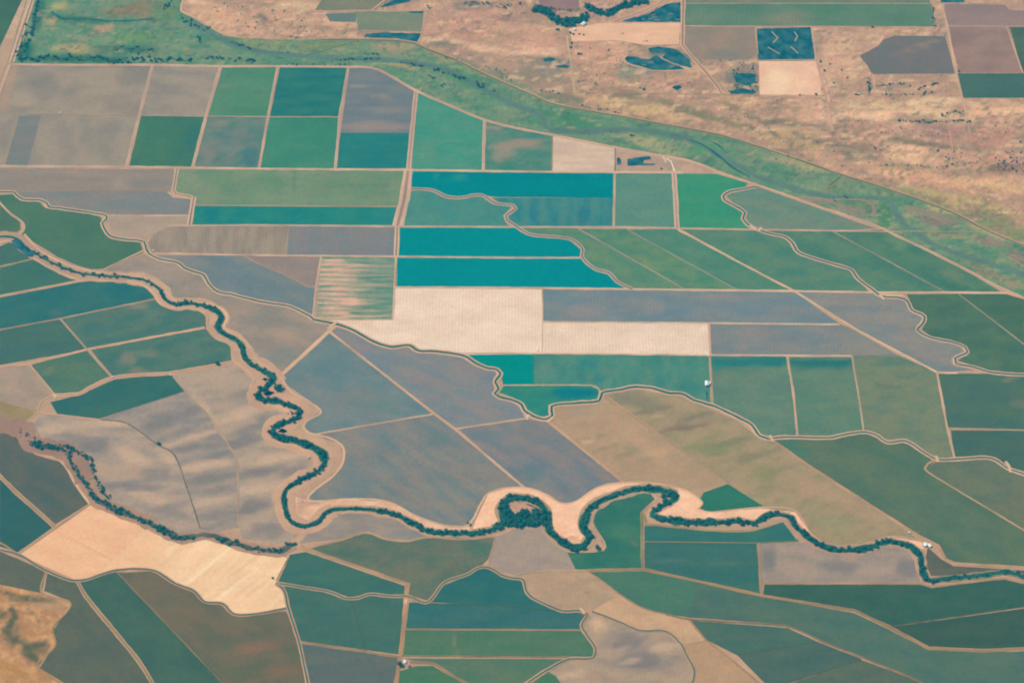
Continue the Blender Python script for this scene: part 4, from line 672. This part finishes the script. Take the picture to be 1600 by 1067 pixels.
double_road('-10,734 24,768 85,822', 7, (178, 148, 124), (150, 130, 110)); road('28,866 142,787', 4.4, (196, 160, 132)); road('-10,843 8,852 26,864', 4, (180, 150, 126))
road('72,893 65,925 110,943 82,983 87,1007 58,1041 106,1072', 4, (190, 160, 126), None, True); double_road('121,908 134,931 189,998 220,1037 241,1072', 7, (178, 150, 124), (134, 122, 104), True); road('183,894 353,1072', 2.6, (156, 140, 116)); road('450,872 432,906', 3, (198, 160, 130))
# bottom
road('470,852 481,858 637,912 637,918', 6, (190, 158, 132), (178, 148, 122)); road('481,856 534,843 573,832 603,842 637,845 667,839 721,842 774,838', 4.4, (192, 160, 134), None, True); road('637,910 634,937 628,1007 618,1072', 9, (196, 158, 130), (190, 152, 124)); road('467,1002 555,1015 626,1027', 5, (178, 150, 124), (160, 140, 114)); road('548,936 572,1016', 1.4, (98, 122, 104)); road('642,941 800,947 874,954', 1.8, (90, 122, 108)); road('634,983 908,984', 4, (172, 150, 124)); road('628,1024 800,1026 889,1026', 3.4, (158, 144, 120)); road('640,1034 660,1035 680,1038 705,1054 738,1072', 6, (176, 150, 126), None, True); road('774,838 762,886', 2.4, (184, 156, 130))
road('917,891 1004,889 1078,905 1190,930 1283,945 1334,953 1389,979 1450,1012 1534,1017 1610,1012', 6.4, (178, 152, 122), (166, 142, 114)); road('804,899 850,891 920,892', 3.4, (206, 172, 142)); road('920,893 950,914 968,928 1005,950 1040,959', 3, (186, 156, 128), None, True); road('1040,959 1076,967 1200,975 1233,979 1284,1001 1345,1026 1400,1048 1448,1070', 4, (150, 138, 118), None, True); road('1076,967 1103,1000 1138,1026 1192,1072', 4, (190, 156, 128)); road('1070,1006 1104,1001', 2.4, (196, 160, 132)); road('1392,978 1610,946', 2.4, (112, 122, 104)); road('1150,1021 1200,1015 1277,1002', 1.8, (96, 118, 104)); road('1224,1069 1345,1030', 2, (102, 116, 102))
road('1185,848 1190,930', 6, (182, 154, 128)); road('1192,911 1436,911 1456,917 1500,911 1573,903 1610,912', 4.4, (196, 162, 132)); road('1008,846 1186,848 1248,846', 2.4, (150, 142, 118)); road('890,862 944,860', 3, (206, 170, 140))
# north bank lanes
double_road('1068,-10 1066,70 1075,82 1100,110 1120,134 1128,148', 7, (200, 162, 138), (128, 114, 108)); road('1072,6 1456,6', 2, (198, 160, 136)); road('1070,41 1180,42 1300,42 1460,43', 2.6, (206, 164, 138)); road('1180,44 1184,84 1176,92 1168,95 1096,95', 2.6, (200, 164, 140)); road('1186,95 1276,94', 3, (206, 166, 140)); road('1268,42 1276,96 1290,150 1302,206', 3.4, (206, 166, 142))
road('1471,6 1480,40 1494,112 1512,190 1516,210', 4.4, (206, 168, 142)); road('1573,42 1598,114', 3, (200, 166, 142)); road('1481,41 1600,42', 3, (196, 160, 138)); road('1364,116 1368,150', 3, (208, 168, 142)); road('1128,148 1190,149 1290,150', 2, (178, 142, 122)); road('886,57 889,80 894,110 898,145', 3.2, (206, 176, 142)); road('898,145 1000,146 1128,148', 1.8, (186, 148, 126))
road('664,16 660,50 656,66', 3, (208, 166, 142)); road('490,18 580,17 600,18 660,17', 3.4, (212, 166, 142)); road('580,17 610,-6', 3, (210, 166, 142)); road('565,48 655,50', 2, (196, 150, 132))
double_road('960,34 1000,20 1030,6 1050,-8', 9, (200, 160, 136), (172, 138, 122), True); road('974,92 970,100 955,108', 3, (210, 168, 142), None, True); road('1072,110 1022,111 1004,106 984,101 974,95 980,86', 3, (216, 174, 146), None, True)
road('470,90 565,62', 1.5, (120, 138, 110)); road('1410,189 1408,206', 2, (214, 172, 146)); road('420,26 432,44 440,60', 2, (206, 164, 140)); road('745,110 800,86', 3, (196, 158, 138)); road('1484,206 1492,258', 2.4, (206, 164, 140)); road('1360,360 1600,364', 2.4, (176, 152, 122)); road('1570,400 1600,416', 2, (170, 156, 124)); road('1296,290 1316,274', 1.6, (80, 116, 98))

# earth crossings over the canals
for ln in ('512,515 519,509 527,502', '1571,721 1576,727 1579,738', '1462,712 1466,722', '1203,680 1208,690', '1172,352 1182,360', '1374,461 1382,468', '823,656 827,648', '906,950 914,958', '635,936 634,944', '84,616 88,622', '1190,356 1184,362', '864,652 854,660'):
    p = pts(ln); ribbon('earth_crossing', p, 5, 2.1, [(-1, -.8, (196, 162, 136)), (-.6, 0, (212, 176, 148)), (.6, 0, (212, 176, 148)), (1, -.8, (196, 162, 136))], M_ROAD, wob=.2)

# ------------------------------------------------------------------ trees and shrubs
rng = random.Random(21)
def lump(vs, fs, c, r, sub, rg, flat=.85):
    """one uneven bough of leaves"""
    t = (1 + 5 ** .5) / 2
    v = [Vector(p).normalized() for p in ((-1,t,0),(1,t,0),(-1,-t,0),(1,-t,0),(0,-1,t),(0,1,t),(0,-1,-t),(0,1,-t),(t,0,-1),(t,0,1),(-t,0,-1),(-t,0,1))]
    f = [(0,11,5),(0,5,1),(0,1,7),(0,7,10),(0,10,11),(1,5,9),(5,11,4),(11,10,2),(10,7,6),(7,1,8),(3,9,4),(3,4,2),(3,2,6),(3,6,8),(3,8,9),(4,9,5),(2,4,11),(6,2,10),(8,6,7),(9,8,1)]
    for _ in range(sub):
        mid = {}; nf = []
        def m(a, b):
            k = (min(a, b), max(a, b))
            if k not in mid: mid[k] = len(v); v.append(((v[a] + v[b]) / 2).normalized())
            return mid[k]
        for a, b, c_ in f:
            x, y, z = m(a, b), m(b, c_), m(c_, a); nf += [(a, x, z), (b, y, x), (c_, z, y), (x, y, z)]
        f = nf
    b0 = len(vs); s = rg.random() * 40
    for p in v:
        k = r * (1 + .38 * noise.noise(p * 2.1 + Vector((s, 0, 0))) + .12 * rg.uniform(-1, 1))
        vs.append((c[0] + p.x * k, c[1] + p.y * k, c[2] + p.z * k * flat))
    fs += [tuple(b0 + i for i in q) for q in f]
def leaves(vs, fs, n, rg, rad, zc, size):
    for _ in range(n):
        d = Vector((rg.gauss(0, 1), rg.gauss(0, 1), abs(rg.gauss(0, 1)) - .3)).normalized() * rad * rg.uniform(.8, 1.12)
        u = Vector((rg.gauss(0, 1), rg.gauss(0, 1), rg.gauss(0, 1))).normalized(); w_ = u.cross(d).normalized()
        c = d + Vector((0, 0, zc)); a = size * rg.uniform(.6, 1.3); b0 = len(vs)
        for q in (u * a, w_ * a, -u * a, -w_ * a): vs.append(tuple(c + q))
        fs.append((b0, b0 + 1, b0 + 2, b0 + 3))
def crown_geo(seed, lobes=6, sub=1, nl=60):
    rg = random.Random(seed); vs, fs = [], []
    lump(vs, fs, (0, 0, 1.05), .62, sub, rg)
    for k in range(lobes):
        a = k * 2 * math.pi / lobes + rg.uniform(-.4, .4); d = rg.uniform(.4, .68)
        lump(vs, fs, (d * math.cos(a), d * math.sin(a), rg.uniform(.65, 1.15)), rg.uniform(.3, .5), sub, rg)
    if nl: leaves(vs, fs, nl, rg, .98, .95, .11)
    return vs, fs
def trunk_geo(seed):
    rg = random.Random(seed); vs, fs = [], []
    def limb(a, b, r0, r1):
        a, b = Vector(a), Vector(b); d = (b - a).normalized(); u = d.orthogonal().normalized(); w_ = d.cross(u); b0 = len(vs)
        for q, r in ((a, r0), (b, r1)):
            for i in range(6):
                t = i * math.pi / 3; vs.append(tuple(q + (u * math.cos(t) + w_ * math.sin(t)) * r))
        fs.extend((b0 + i, b0 + (i + 1) % 6, b0 + 6 + (i + 1) % 6, b0 + 6 + i) for i in range(6))
    limb((0, 0, -.05), (.03, 0, .62), .085, .055)
    for k in range(4):
        t = k * 1.57 + rg.uniform(-.4, .4); limb((.03, 0, .5), (.5 * math.cos(t), .5 * math.sin(t), 1.0), .045, .015)
    return vs, fs
def raw_mesh(name, geo, mat):
    me = bpy.data.meshes.new(name); me.from_pydata(geo[0], [], geo[1]); me.materials.append(mat); return me
CROWNS = [raw_mesh('crown', crown_geo(s), M_LEAF) for s in range(6)]
TRUNKS = [raw_mesh('trunk', trunk_geo(s), M_BARK) for s in range(3)]
LOW = [crown_geo(50 + s, 4, 1, 30) for s in range(5)]
SHRUBS = []
for s in range(5):
    g0 = crown_geo(80 + s, 5, 1, 40); SHRUBS.append(raw_mesh('shrub', ([(x, y, (z - .45) * .9) for x, y, z in g0[0]], g0[1]), M_SCRUB))
SHRUBD = [raw_mesh('shrub', ([(v.co.x, v.co.y, v.co.z) for v in m.vertices], [tuple(p.vertices) for p in m.polygons]), M_LEAF) for m in SHRUBS]
def scatter(line, width, gap, r0, r1, skip=0.0):
    """spots for crowns along a line: (x, y, radius) in photo pixels"""
    out = []; c = spline(line, 2)
    acc = 0
    for a, b in zip(c, c[1:]):
        acc += math.hypot(b[0] - a[0], b[1] - a[1])
        while acc > gap:
            acc -= gap * (1.25 + .9 * noise.noise((b[0] * .06, b[1] * .06, 77.0)))
            if rng.random() < skip: continue
            dx, dy = b[0] - a[0], b[1] - a[1]; l = math.hypot(dx, dy) or 1
            o = rng.uniform(-1, 1) * width / 2
            out.append((b[0] - dy / l * o, b[1] + dx / l * o, r0 * .72 + (r1 * 1.1 - r0 * .72) * rng.random() ** 1.4))
    return out
def fill(poly, n, r0, r1):
    p = pts(poly); out = []
    x0 = min(q[0] for q in p); x1 = max(q[0] for q in p); y0 = min(q[1] for q in p); y1 = max(q[1] for q in p)
    while len(out) < n:
        x, y = rng.uniform(x0, x1), rng.uniform(y0, y1); ins = False
        for i in range(len(p)):
            a, b = p[i], p[i - 1]
            if (a[1] > y) != (b[1] > y) and x < (b[0] - a[0]) * (y - a[1]) / (b[1] - a[1]) + a[0]: ins = not ins
        if ins: out.append((x, y, rng.uniform(r0, r1)))
    return out
L1 = spline(S1, 3); L2 = spline(S2, 3)
TREES = []      # (label, group, spots)
def trees(label, group, spots): TREES.append((label, group, spots))
trees('dark tree in the thicket filling the inside of the wooded slough loop', 'trees inside the slough loop', fill('785,799 806,800 840,798 853,801 853,820 815,823 785,822', 95, 2.5, 3.9))
trees('dark tree on the ring of trees around the wooded slough loop', 'trees around the slough loop', scatter(cut(L1, (772, 826), (858, 828)), 11, 1.5, 2.2, 3.6))
trees('dark tree on the V shaped slough bend below the sandy fan', 'trees at the V shaped bend', scatter(cut(L1, (858, 828), (921, 838)), 11, 1.7, 2.3, 3.8) + scatter(cut(L1, (921, 838), (912, 805)), 10, 1.8, 2.3, 3.6))
trees('lone dark tree in the sharp corner of the green field by the slough', None, [(933, 857, 4.4)])
trees('dark tree on the slough arc around the green field mouth', 'trees on the arc over the green field', scatter(cut(L1, (912, 805), (1056, 774)), 7, 2.3, 2.0, 3.3))
trees('dark tree in the clump at the sharp hook of the slough', 'trees at the slough hook', fill('1036,764 1056,768 1061,776 1040,790 1022,803 1018,796 1030,786', 34, 2.2, 3.4))
trees('dark tree on the straight slough reach above a teal green strip', 'trees on the straight slough reach', scatter(cut(L1, (1019, 806), (1195, 812)), 9, 1.8, 2.2, 3.4))
trees('dark tree on the slough bend curling around the lower right grey brown field', 'trees around the grey brown field', scatter(cut(L1, (1200, 805), (1437, 868)), 7, 2.1, 2.2, 3.4))
trees('dark tree on the short slough reach dropping below the two white sheds', 'trees below the white sheds', scatter(cut(L1, (1430, 862), (1455, 906)), 7, 2.0, 2.2, 3.6))
trees('dark tree in the scattered row along the slough end at the right edge', 'trees at the slough end', scatter(cut(L1, (1455, 906), (1610, 906)), 8, 3.6, 1.6, 2.8, .15))
trees('dark tree on the gently curved slough reach under the big grey field', 'trees under the big grey field', scatter(cut(L1, (590, 798), (772, 826)), 8, 2.0, 2.1, 3.4))
trees('small dark tree on the thin slough reach right of the point bar', 'trees on the thin slough reach', scatter(cut(L1, (500, 813), (590, 798)), 4, 3.0, 1.8, 2.6))
trees('dark tree on the U bend of the slough around the point bar', 'trees on the U bend', scatter(cut(L1, (466, 752), (500, 813)), 5, 2.3, 2.0, 3.0))
trees('dark tree on the serpentine slough between two cloudy fields', 'trees on the serpentine reach', scatter(cut(L1, (429, 592), (466, 752)), 9, 1.7, 2.0, 3.4))
trees('dark tree on the upper slough where open water shows', 'trees on the upper slough', scatter(cut(L1, (235, 440), (429, 592)), 8, 2.4, 1.7, 2.9, .15))
trees('dark tree in the broken row where the slough begins at the left', 'trees at the slough start', scatter(cut(L1, (40, 385), (235, 440)), 7, 2.8, 1.4, 2.5, .15))
trees('dark tree in the dense belt beside the pale sandy fields', 'trees beside the pale fields', scatter(cut(L2, (140, 765), (300, 838)), 9, 1.7, 2.0, 3.3) + scatter(cut(L2, (330, 838), (440, 861)), 9, 2.0, 1.9, 3.0, .1))
trees('dark tree in the end clump of the left slough', 'trees in the end clump', scatter(pts('444,852 462,849'), 5, 1.6, 2.0, 3.0))
trees('dark tree in the bushy hollow of the left slough', 'trees in the bushy hollow', scatter(pts('46,693 70,697 105,702 116,706'), 10, .8, 1.5, 3.0) + scatter(pts('104,708 116,730 130,752 146,772'), 6, 1.2, 1.6, 3.0, .1) + scatter(pts('118,704 140,718 148,738 154,758 172,778'), 7, 1.2, 1.5, 2.8, .15) + scatter(pts('30,668 40,682 60,690'), 12, 2, 1.2, 2.2, .2))
trees('round dark tree at the crossroads beside the small white pump house', None, [(624.5, 1038.5, 4.6)])
trees('round dark tree on the bent farm road near the slough', None, [(340, 569, 3.6)])
trees('small dark tree on the thin ditch through the brown streaked fields', None, [(248, 694, 3)])
trees('lone round dark tree in the sandy slough bend below the wide farm road', None, [(434, 608, 6.5)])
trees('dark tree in the wooded hollow at the top of the rangeland', 'trees in the rangeland hollow',
      scatter(pts('832,13 845,15 856,22 868,32 880,36 894,36 908,30 918,28'), 11, .5, 2.0, 3.4) + scatter(pts('912,10 928,16 940,22 956,20 968,12 980,8 992,4 1012,3'), 9, .5, 2.0, 3.2) + scatter(pts('850,14 890,16 905,16'), 3, 3, 1.4, 2.2))
SHR = []
def shrubs(label, group, spots, dark=False): SHR.append((label, group, spots, dark))
shrubs('grey green shrub in the scrub band along the top levee road at the left', 'shrubs along the levee road', scatter(pts('26,94 60,92 100,90 140,92 180,95 236,94'), 10, 1.6, 1.4, 2.6, .2) + scatter(pts('240,95 270,94 300,95'), 7, 1.3, 1.4, 2.6) + scatter(pts('318,91 345,92 372,94 398,97'), 6, 1.8, 1.3, 2.4, .2) + scatter(pts('175,76 205,78 240,82'), 12, 1.6, 1.3, 2.2, .2), True)
shrubs('grey green shrub in the thicket beside the top left road', 'shrubs beside the left road', scatter(pts('60,0 54,26 50,56'), 5, 1.5, 1.4, 2.4) + scatter(pts('48,40 40,66 28,92'), 16, .9, 1.3, 2.4, .2), True)
shrubs('dark shrub on the upper river bed in the flood plain', 'shrubs along the upper river', scatter(pts('256,20 272,4'), 14, 1.6, 1.2, 2.4, .2) + scatter(pts('284,26 300,38 326,48'), 12, 1.7, 1.3, 2.4, .2) + scatter(pts('310,56 314,66'), 4, 1.5, 1.4, 2.2) + scatter(pts('360,66 392,76'), 3, 2, 1.2, 2), True)
shrubs('dark shrub in the middle of the flood plain beside the shallow river', 'shrubs in the middle flood plain', scatter(pts('516,95 550,93 592,92'), 2.5, 2.4, 1.2, 2.2) + scatter(pts('566,84 592,86'), 2.5, 2.2, 1.1, 1.9) + scatter(pts('622,97 640,100 662,104'), 4, 1.8, 1.2, 2.4) + scatter(pts('676,108 690,114 704,118 724,124'), 5, 1.8, 1.2, 2.8, .2) + fill('744,128 756,129 760,136 748,139', 16, 1.3, 2.2) + scatter(pts('668,116 680,122'), 5, 1.6, 1.2, 2) + scatter(pts('430,82 470,84'), 3, 4, 1, 1.8) + scatter(pts('440,101 540,102'), 2, 7, 1, 1.9) + scatter(pts('686,134 696,132'), 3, 3, 1.4, 2) + [(772, 143, 2)], True)
shrubs('small dark shrub in the lower flood plain right of the farmyard', 'shrubs in the lower flood plain', [(986, 212, 2.2), (990, 212, 1.6), (954, 206, 1.4), (888, 177, 1.6), (1320, 308, 2.2), (1324, 310, 1.8), (1302, 310, 1.6), (1304, 314, 1.6), (1368, 322, 1.4), (1372, 330, 1.4)], True)
shrubs('dark shrub in the hedge beside the rangeland lane near the dark purplish field', 'hedge shrubs by the purplish field', scatter(pts('1356,120 1360,148'), 5, 1.4, 1.4, 2.4) + scatter(pts('1330,149 1352,148'), 2, 3, 1.2, 2), True)
shrubs('dark shrub in the broken rows on straw ground below the dark purplish field', 'shrubs on straw ground', scatter(pts('1368,136 1385,133 1402,132 1412,132'), 2.6, 2.2, 1.1, 2.0) + scatter(pts('1418,136 1424,135'), 2, 2, 1.2, 2) + scatter(pts('1430,141 1440,138 1450,134 1466,132'), 3, 2, 1.2, 2.1) + scatter(pts('1374,148 1400,149 1430,148'), 1.5, 4, 1, 1.7) + scatter(pts('1440,147 1456,145'), 3, 2, 1.3, 2.2) + scatter(pts('1380,143 1392,144'), 2, 3, 1, 1.6), True)
shrubs('dark shrub on the fence line at the right among pale straw fields', 'shrubs on the straw field line', scatter(pts('1400,189 1440,190 1470,191 1500,190 1518,190'), 4, 4.2, 1.1, 2.2) + scatter(pts('1466,178 1474,180 1490,176 1506,174'), 4, 4, 1.1, 2.1) + [(1405, 189, 2.6), (1515, 190, 2.4), (1472, 181, 2.4), (1282, 97, 2.4), (1297, 101, 1.8), (1288, 111, 2.2), (1315, 110, 1.9), (1324, 122, 1.9), (1250, 149, 1.8), (1275, 148, 2.4), (1303, 130, 1.7), (1363, 43, 2.2), (1498, 112, 2)], True)
shrubs('grey shrub scattered over the stony ground at the right edge of the rangeland', 'shrubs at the right edge', fill('1555,238 1602,236 1602,272 1560,268', 60, .9, 1.9) + fill('1480,236 1556,238 1558,262 1480,258', 22, .8, 1.5) + [(1594, 222, 2.2), (1571, 207, 1.7), (1555, 197, 1.5), (1465, 236, 2.2), (1478, 246, 2), (1482, 249, 1.8), (1488, 257, 2)] + fill('1360,226 1376,234 1370,240', 6, 1, 1.8) + scatter(pts('1380,258 1420,258 1450,261 1490,258'), 3, 5, 1, 1.9), True)
shrubs('grey shrub sprinkled over the dry slope beside the outer levee', 'shrubs on the dry slope', scatter(pts('1205,235 1280,246 1340,250 1400,252'), 50, 3.4, .8, 1.5) + scatter(pts('1140,176 1170,190 1200,212'), 24, 3.4, .8, 1.5) + scatter(pts('1310,195 1360,200 1400,205 1480,205'), 20, 4, .8, 1.5))
shrubs('dark shrub in the middle of the rangeland left of the pond with the pale rim', 'shrubs in the mid rangeland', [(893, 68, 2), (892, 75, 2.2), (891, 52, 2.4), (896, 54, 2), (905, 54, 1.8), (912, 55, 1.7), (872, 47, 2.4), (869, 47, 1.8), (904, 85, 2.6), (908, 85, 2), (951, 79, 1.7), (922, 76, 1.5), (973, 53, 1.4), (932, 118, 1.6), (930, 131, 1.5), (1006, 140, 2.4), (1058, 138, 2.4), (1062, 136, 2.2), (1054, 137, 2), (1000, 138, 1.6)] + scatter(pts('898,128 924,127'), 2, 3, 1, 1.6) + scatter(pts('840,142 872,148'), 8, 3, 1, 2) + scatter(pts('905,164 925,169 955,173 975,178'), 3, 4, 1.1, 1.9) + scatter(pts('1000,62 1012,64'), 3, 4, 1, 1.5), True)
shrubs('grey shrub sprinkled over the dry ground in the upper middle', 'shrubs in the upper middle', fill('660,85 790,110 800,128 720,92', 20, .8, 1.5) + fill('320,4 470,10 480,50 380,52', 40, .8, 1.6) + scatter(pts('450,58 470,59'), 3, 2.4, 1.1, 2) + scatter(pts('726,10 740,4 760,6 790,10 820,8'), 8, 2, 1.1, 2) + scatter(pts('664,8 674,12'), 6, 1.8, 1.2, 2) + fill('900,95 1000,88 1020,140 910,142', 24, .7, 1.3))
shrubs('dark shrub in the row beside the top right canal lane', 'shrubs beside the top right lane', scatter(pts('1457,9 1458,26 1462,41'), 3, 1.7, 1.1, 1.8), True)
shrubs('dark shrub in the scrub patch below the grey brown orchard side field', 'shrubs in the scrub patch', fill('1142,108 1184,98 1184,146 1136,146 1150,126', 46, 1.0, 2.0) + fill('1120,92 1180,96 1176,104 1130,100', 14, 1, 1.7), True)
shrubs('small dark shrub on the sand of the slough point bar', 'shrubs on the point bar', scatter(pts('462,785 474,785'), 2, 3, 1.2, 2) + [(731, 817, 2), (735, 820, 2.2), (484, 716, 1.6)], True)
shrubs('small dark shrub on the corner of the warm cream field', None, [(426, 903, 2.2)], True)
# how large each shows: the 300 largest trees are things of their own, the rest is one far mass
flat = sorted(((r, i, x, y) for i, (_, _, sp) in enumerate(TREES) for x, y, r in sp), reverse=True)
one = {i for i, t in enumerate(TREES) if t[1] is None}
single = [t for t in flat if t[1] in one]; many = [t for t in flat if t[1] not in one]
keep = single + many[:296 - len(single)]; rest = many[296 - len(single):]
def stand(r, x, y):
    s = r * mpp(x, y); return P(x, y), s, rng.uniform(.8, 1.1), rng.uniform(0, 6.28)
for r, i, x, y in keep:
    (gx, gy, _), s, hz, rz = stand(r, x, y)
    t = bpy.data.objects.new('tree', None); COL.objects.link(t); t.location = (gx, gy, .9); t.rotation_euler = (0, 0, rz)
    t.empty_display_size = s
    tag(t, TREES[i][0], 'tree', TREES[i][1])
    for nm, me in (('trunk', rng.choice(TRUNKS)), ('crown', rng.choice(CROWNS))):
        o = bpy.data.objects.new(nm, me); COL.objects.link(o); o.parent = t; o.scale = (s, s, s * hz)
def mass(name, items, geos, mat, z):
    vs, fs = [], []
    for r, i, x, y in items:
        (gx, gy, _), s, hz, rz = stand(r, x, y); c, sn = math.cos(rz) * s, math.sin(rz) * s
        gv, gf = rng.choice(geos); b0 = len(vs)
        vs += [(gx + a * c - b * sn, gy + a * sn + b * c, z + d * s * hz) for a, b, d in gv]
        fs += [tuple(b0 + k for k in f) for f in gf]
    return tag(mesh_obj(name, vs, fs, mat), kind='stuff')
mass('thicket', rest, LOW, M_LEAF, .6)
sflat = sorted(((r, i, x, y) for i, t in enumerate(SHR) for x, y, r in t[2]), reverse=True)
sone = {i for i, t in enumerate(SHR) if t[1] is None}
skeep = [t for t in sflat if t[1] in sone] + [t for t in sflat if t[1] not in sone][:280]; sk = set(skeep)
for r, i, x, y in skeep:
    (gx, gy, _), s, hz, rz = stand(r, x, y)
    o = bpy.data.objects.new('shrub', rng.choice(SHRUBD if SHR[i][3] else SHRUBS)); COL.objects.link(o)
    o.location = (gx, gy, .3); o.rotation_euler = (0, 0, rz); o.scale = (s, s, s * hz)
    tag(o, SHR[i][0], 'shrub', SHR[i][1])
LOWS = [([(a, b, (d - .45) * .9) for a, b, d in v], f) for v, f in LOW]
mass('scrub', [t for t in sflat if t not in sk], LOWS, M_SCRUB, .2)

# ------------------------------------------------------------------ buildings
def box(vs, fs, x0, x1, y0, y1, z0, z1):
    b = len(vs); vs += [(x, y, z) for x in (x0, x1) for y in (y0, y1) for z in (z0, z1)]
    fs += [(b, b+1, b+3, b+2), (b+4, b+6, b+7, b+5), (b, b+4, b+5, b+1), (b+2, b+3, b+7, b+6), (b, b+2, b+6, b+4), (b+1, b+5, b+7, b+3)]
def building(name, label, cat, px, py, wx, wy, h, ridge, rz=0, roof=M_WHITE, lean=False, group=None):
    """gabled shed: walls, overhanging roof with ridge along its length, big door and side windows"""
    x, y, _ = P(px, py)
    r = bpy.data.objects.new(name, None); COL.objects.link(r); r.location = (x, y, .5); r.rotation_euler = (0, 0, math.radians(rz)); tag(r, label, cat, group)
    a, b = wx / 2, wy / 2
    vs = [(-a, -b, 0), (a, -b, 0), (a, b, 0), (-a, b, 0), (-a, -b, h), (a, -b, h), (a, b, h), (-a, b, h), (0, -b, h + ridge), (0, b, h + ridge)]
    mesh_obj('wall', vs, [(0, 1, 5, 8, 4), (2, 3, 7, 9, 6), (1, 2, 6, 5), (3, 0, 4, 7)], M_WALL, parent=r)
    e, t = .8, .25; sl = ridge / a
    vs, fs = [], []
    for s in (-1, 1):
        k = len(vs)
        for yy in (-b - e, b + e):
            for xx, zz in ((0, h + ridge + .05), (s * (a + e), h - sl * e + .05)): vs += [(xx, yy, zz), (xx, yy, zz + t)]
        fs += [(k, k+2, k+6, k+4), (k+1, k+5, k+7, k+3), (k, k+1, k+3, k+2), (k+4, k+6, k+7, k+5), (k+2, k+3, k+7, k+6), (k, k+4, k+5, k+1)]
    mesh_obj('roof', vs, fs, roof, parent=r)
    vs, fs = [], []; box(vs, fs, -a * .35, a * .35, -b - .12, -b + .05, .1, h * .8); mesh_obj('door', vs, fs, M_DOOR, parent=r)
    for s in (-1, 1):
        for q in (-.5, .5):
            vs, fs = [], []; box(vs, fs, s * a - .1, s * a + .1, q * b - .9, q * b + .9, h * .4, h * .75); mesh_obj('window', vs, fs, M_DOOR, parent=r)
    if lean:
        vs, fs = [], []; box(vs, fs, a + .02, a + 8, b - 11, b - 1, 0, h * .7); mesh_obj('side_shed', vs, fs, M_WALL, parent=r)
        vs, fs = [], []; box(vs, fs, a + .3, a + 8.7, b - 11.6, b - .4, h * .7 + .02, h * .7 + .3); mesh_obj('side_shed_roof', vs, fs, roof, parent=r)
    return r
building('barn', 'white barn with a small side shed by the farm road on the green field', 'barn', 1104.5, 600.5, 15, 22, 8, 4, 0, M_WHITE, True)
building('farm_shed', 'white shed at the tip of the long diagonal road, left one of two', 'shed', 1446, 851, 16, 13, 5, 2.4, 20)
building('farm_shed', 'yellowish shed at the tip of the long diagonal road, right one of two', 'shed', 1452.5, 852.5, 12, 13, 5, 2.2, 24, noisy_mat('cream_metal', (.72, .58, .34), (.8, .66, .42), .3, .5, .3))
building('pump_house', 'small white pump house beside the round tree at the crossroads', 'pump house', 633, 1034, 9, 12, 4, 2, 0)
building('storage_shed', 'small brown storage shed right of the white pump house at the crossroads', 'shed', 639, 1040.5, 9, 7, 4, 1.6, 10, noisy_mat('brown_metal', (.16, .11, .09), (.22, .16, .13), .3, .6, .2))
building('farmhouse', 'pale roofed farmhouse beside the dark tree clump in the rangeland', 'house', 911, 39, 16, 26, 6, 3.5, -38, noisy_mat('cream_roof', (.66, .6, .42), (.76, .7, .5), .3, .6, .2))
building('farm_shed', 'small white shed below the pale roofed farmhouse', 'shed', 898, 47, 11, 11, 5, 2, 0)
building('storage_shed', 'little dark shed in the farmyard left of the white gravel drive', 'shed', 1033, 264, 9, 7, 4, 1.6, 0, noisy_mat('dark_roof', (.07, .08, .09), (.11, .12, .13), .3, .6, .2))
for x, y, l in ((94, 177, 'tiny pump shed on the thin lane between the top left brown fields'), (176, 589, 'tiny white pump shed where a track meets the bent farm road'), (267, 586, 'tiny white pump shed at the right tip of the deep green pointed field'), (824, 651, 'tiny white pump shed on the canal bank left of the tan streaked field'), (240, 392, 'tiny white pump shed at the left end of the brown ribbed field'), (178, 337, 'tiny white pump shed at the left end of the pinkish brown field'), (1107, 556, 'tiny white pump shed at the corner of the pale cream strip'), (840, 548, 'tiny white pump shed at the bottom seam of the pale cream land'), (1421, 832, 'tiny white pump shed on the road up from the two white sheds')):
    building('pump_house', l, 'pump house', x, y, 5, 5, 3, 1.2)

# ------------------------------------------------------------------ the air between the aircraft and the land
vs, fs = [], []; box(vs, fs, -62000, 62000, -62000, 62000, -1.5, H + 60)
haze = mesh_obj('haze', vs, fs, bpy.data.materials.new('haze')); tag(haze, kind='stuff')
hm = haze.data.materials[0]; hm.use_nodes = True; hn = hm.node_tree; hn.nodes.remove(hn.nodes['Principled BSDF'])
pv = hn.nodes.new('ShaderNodeVolumePrincipled'); pv.inputs['Color'].default_value = (0, .7, 1, 1); pv.inputs['Density'].default_value = 2.6e-5
hn.links.new(pv.outputs[0], hn.nodes['Material Output'].inputs['Volume'])
try: S.cycles.filter_width = 2.0
except Exception: pass
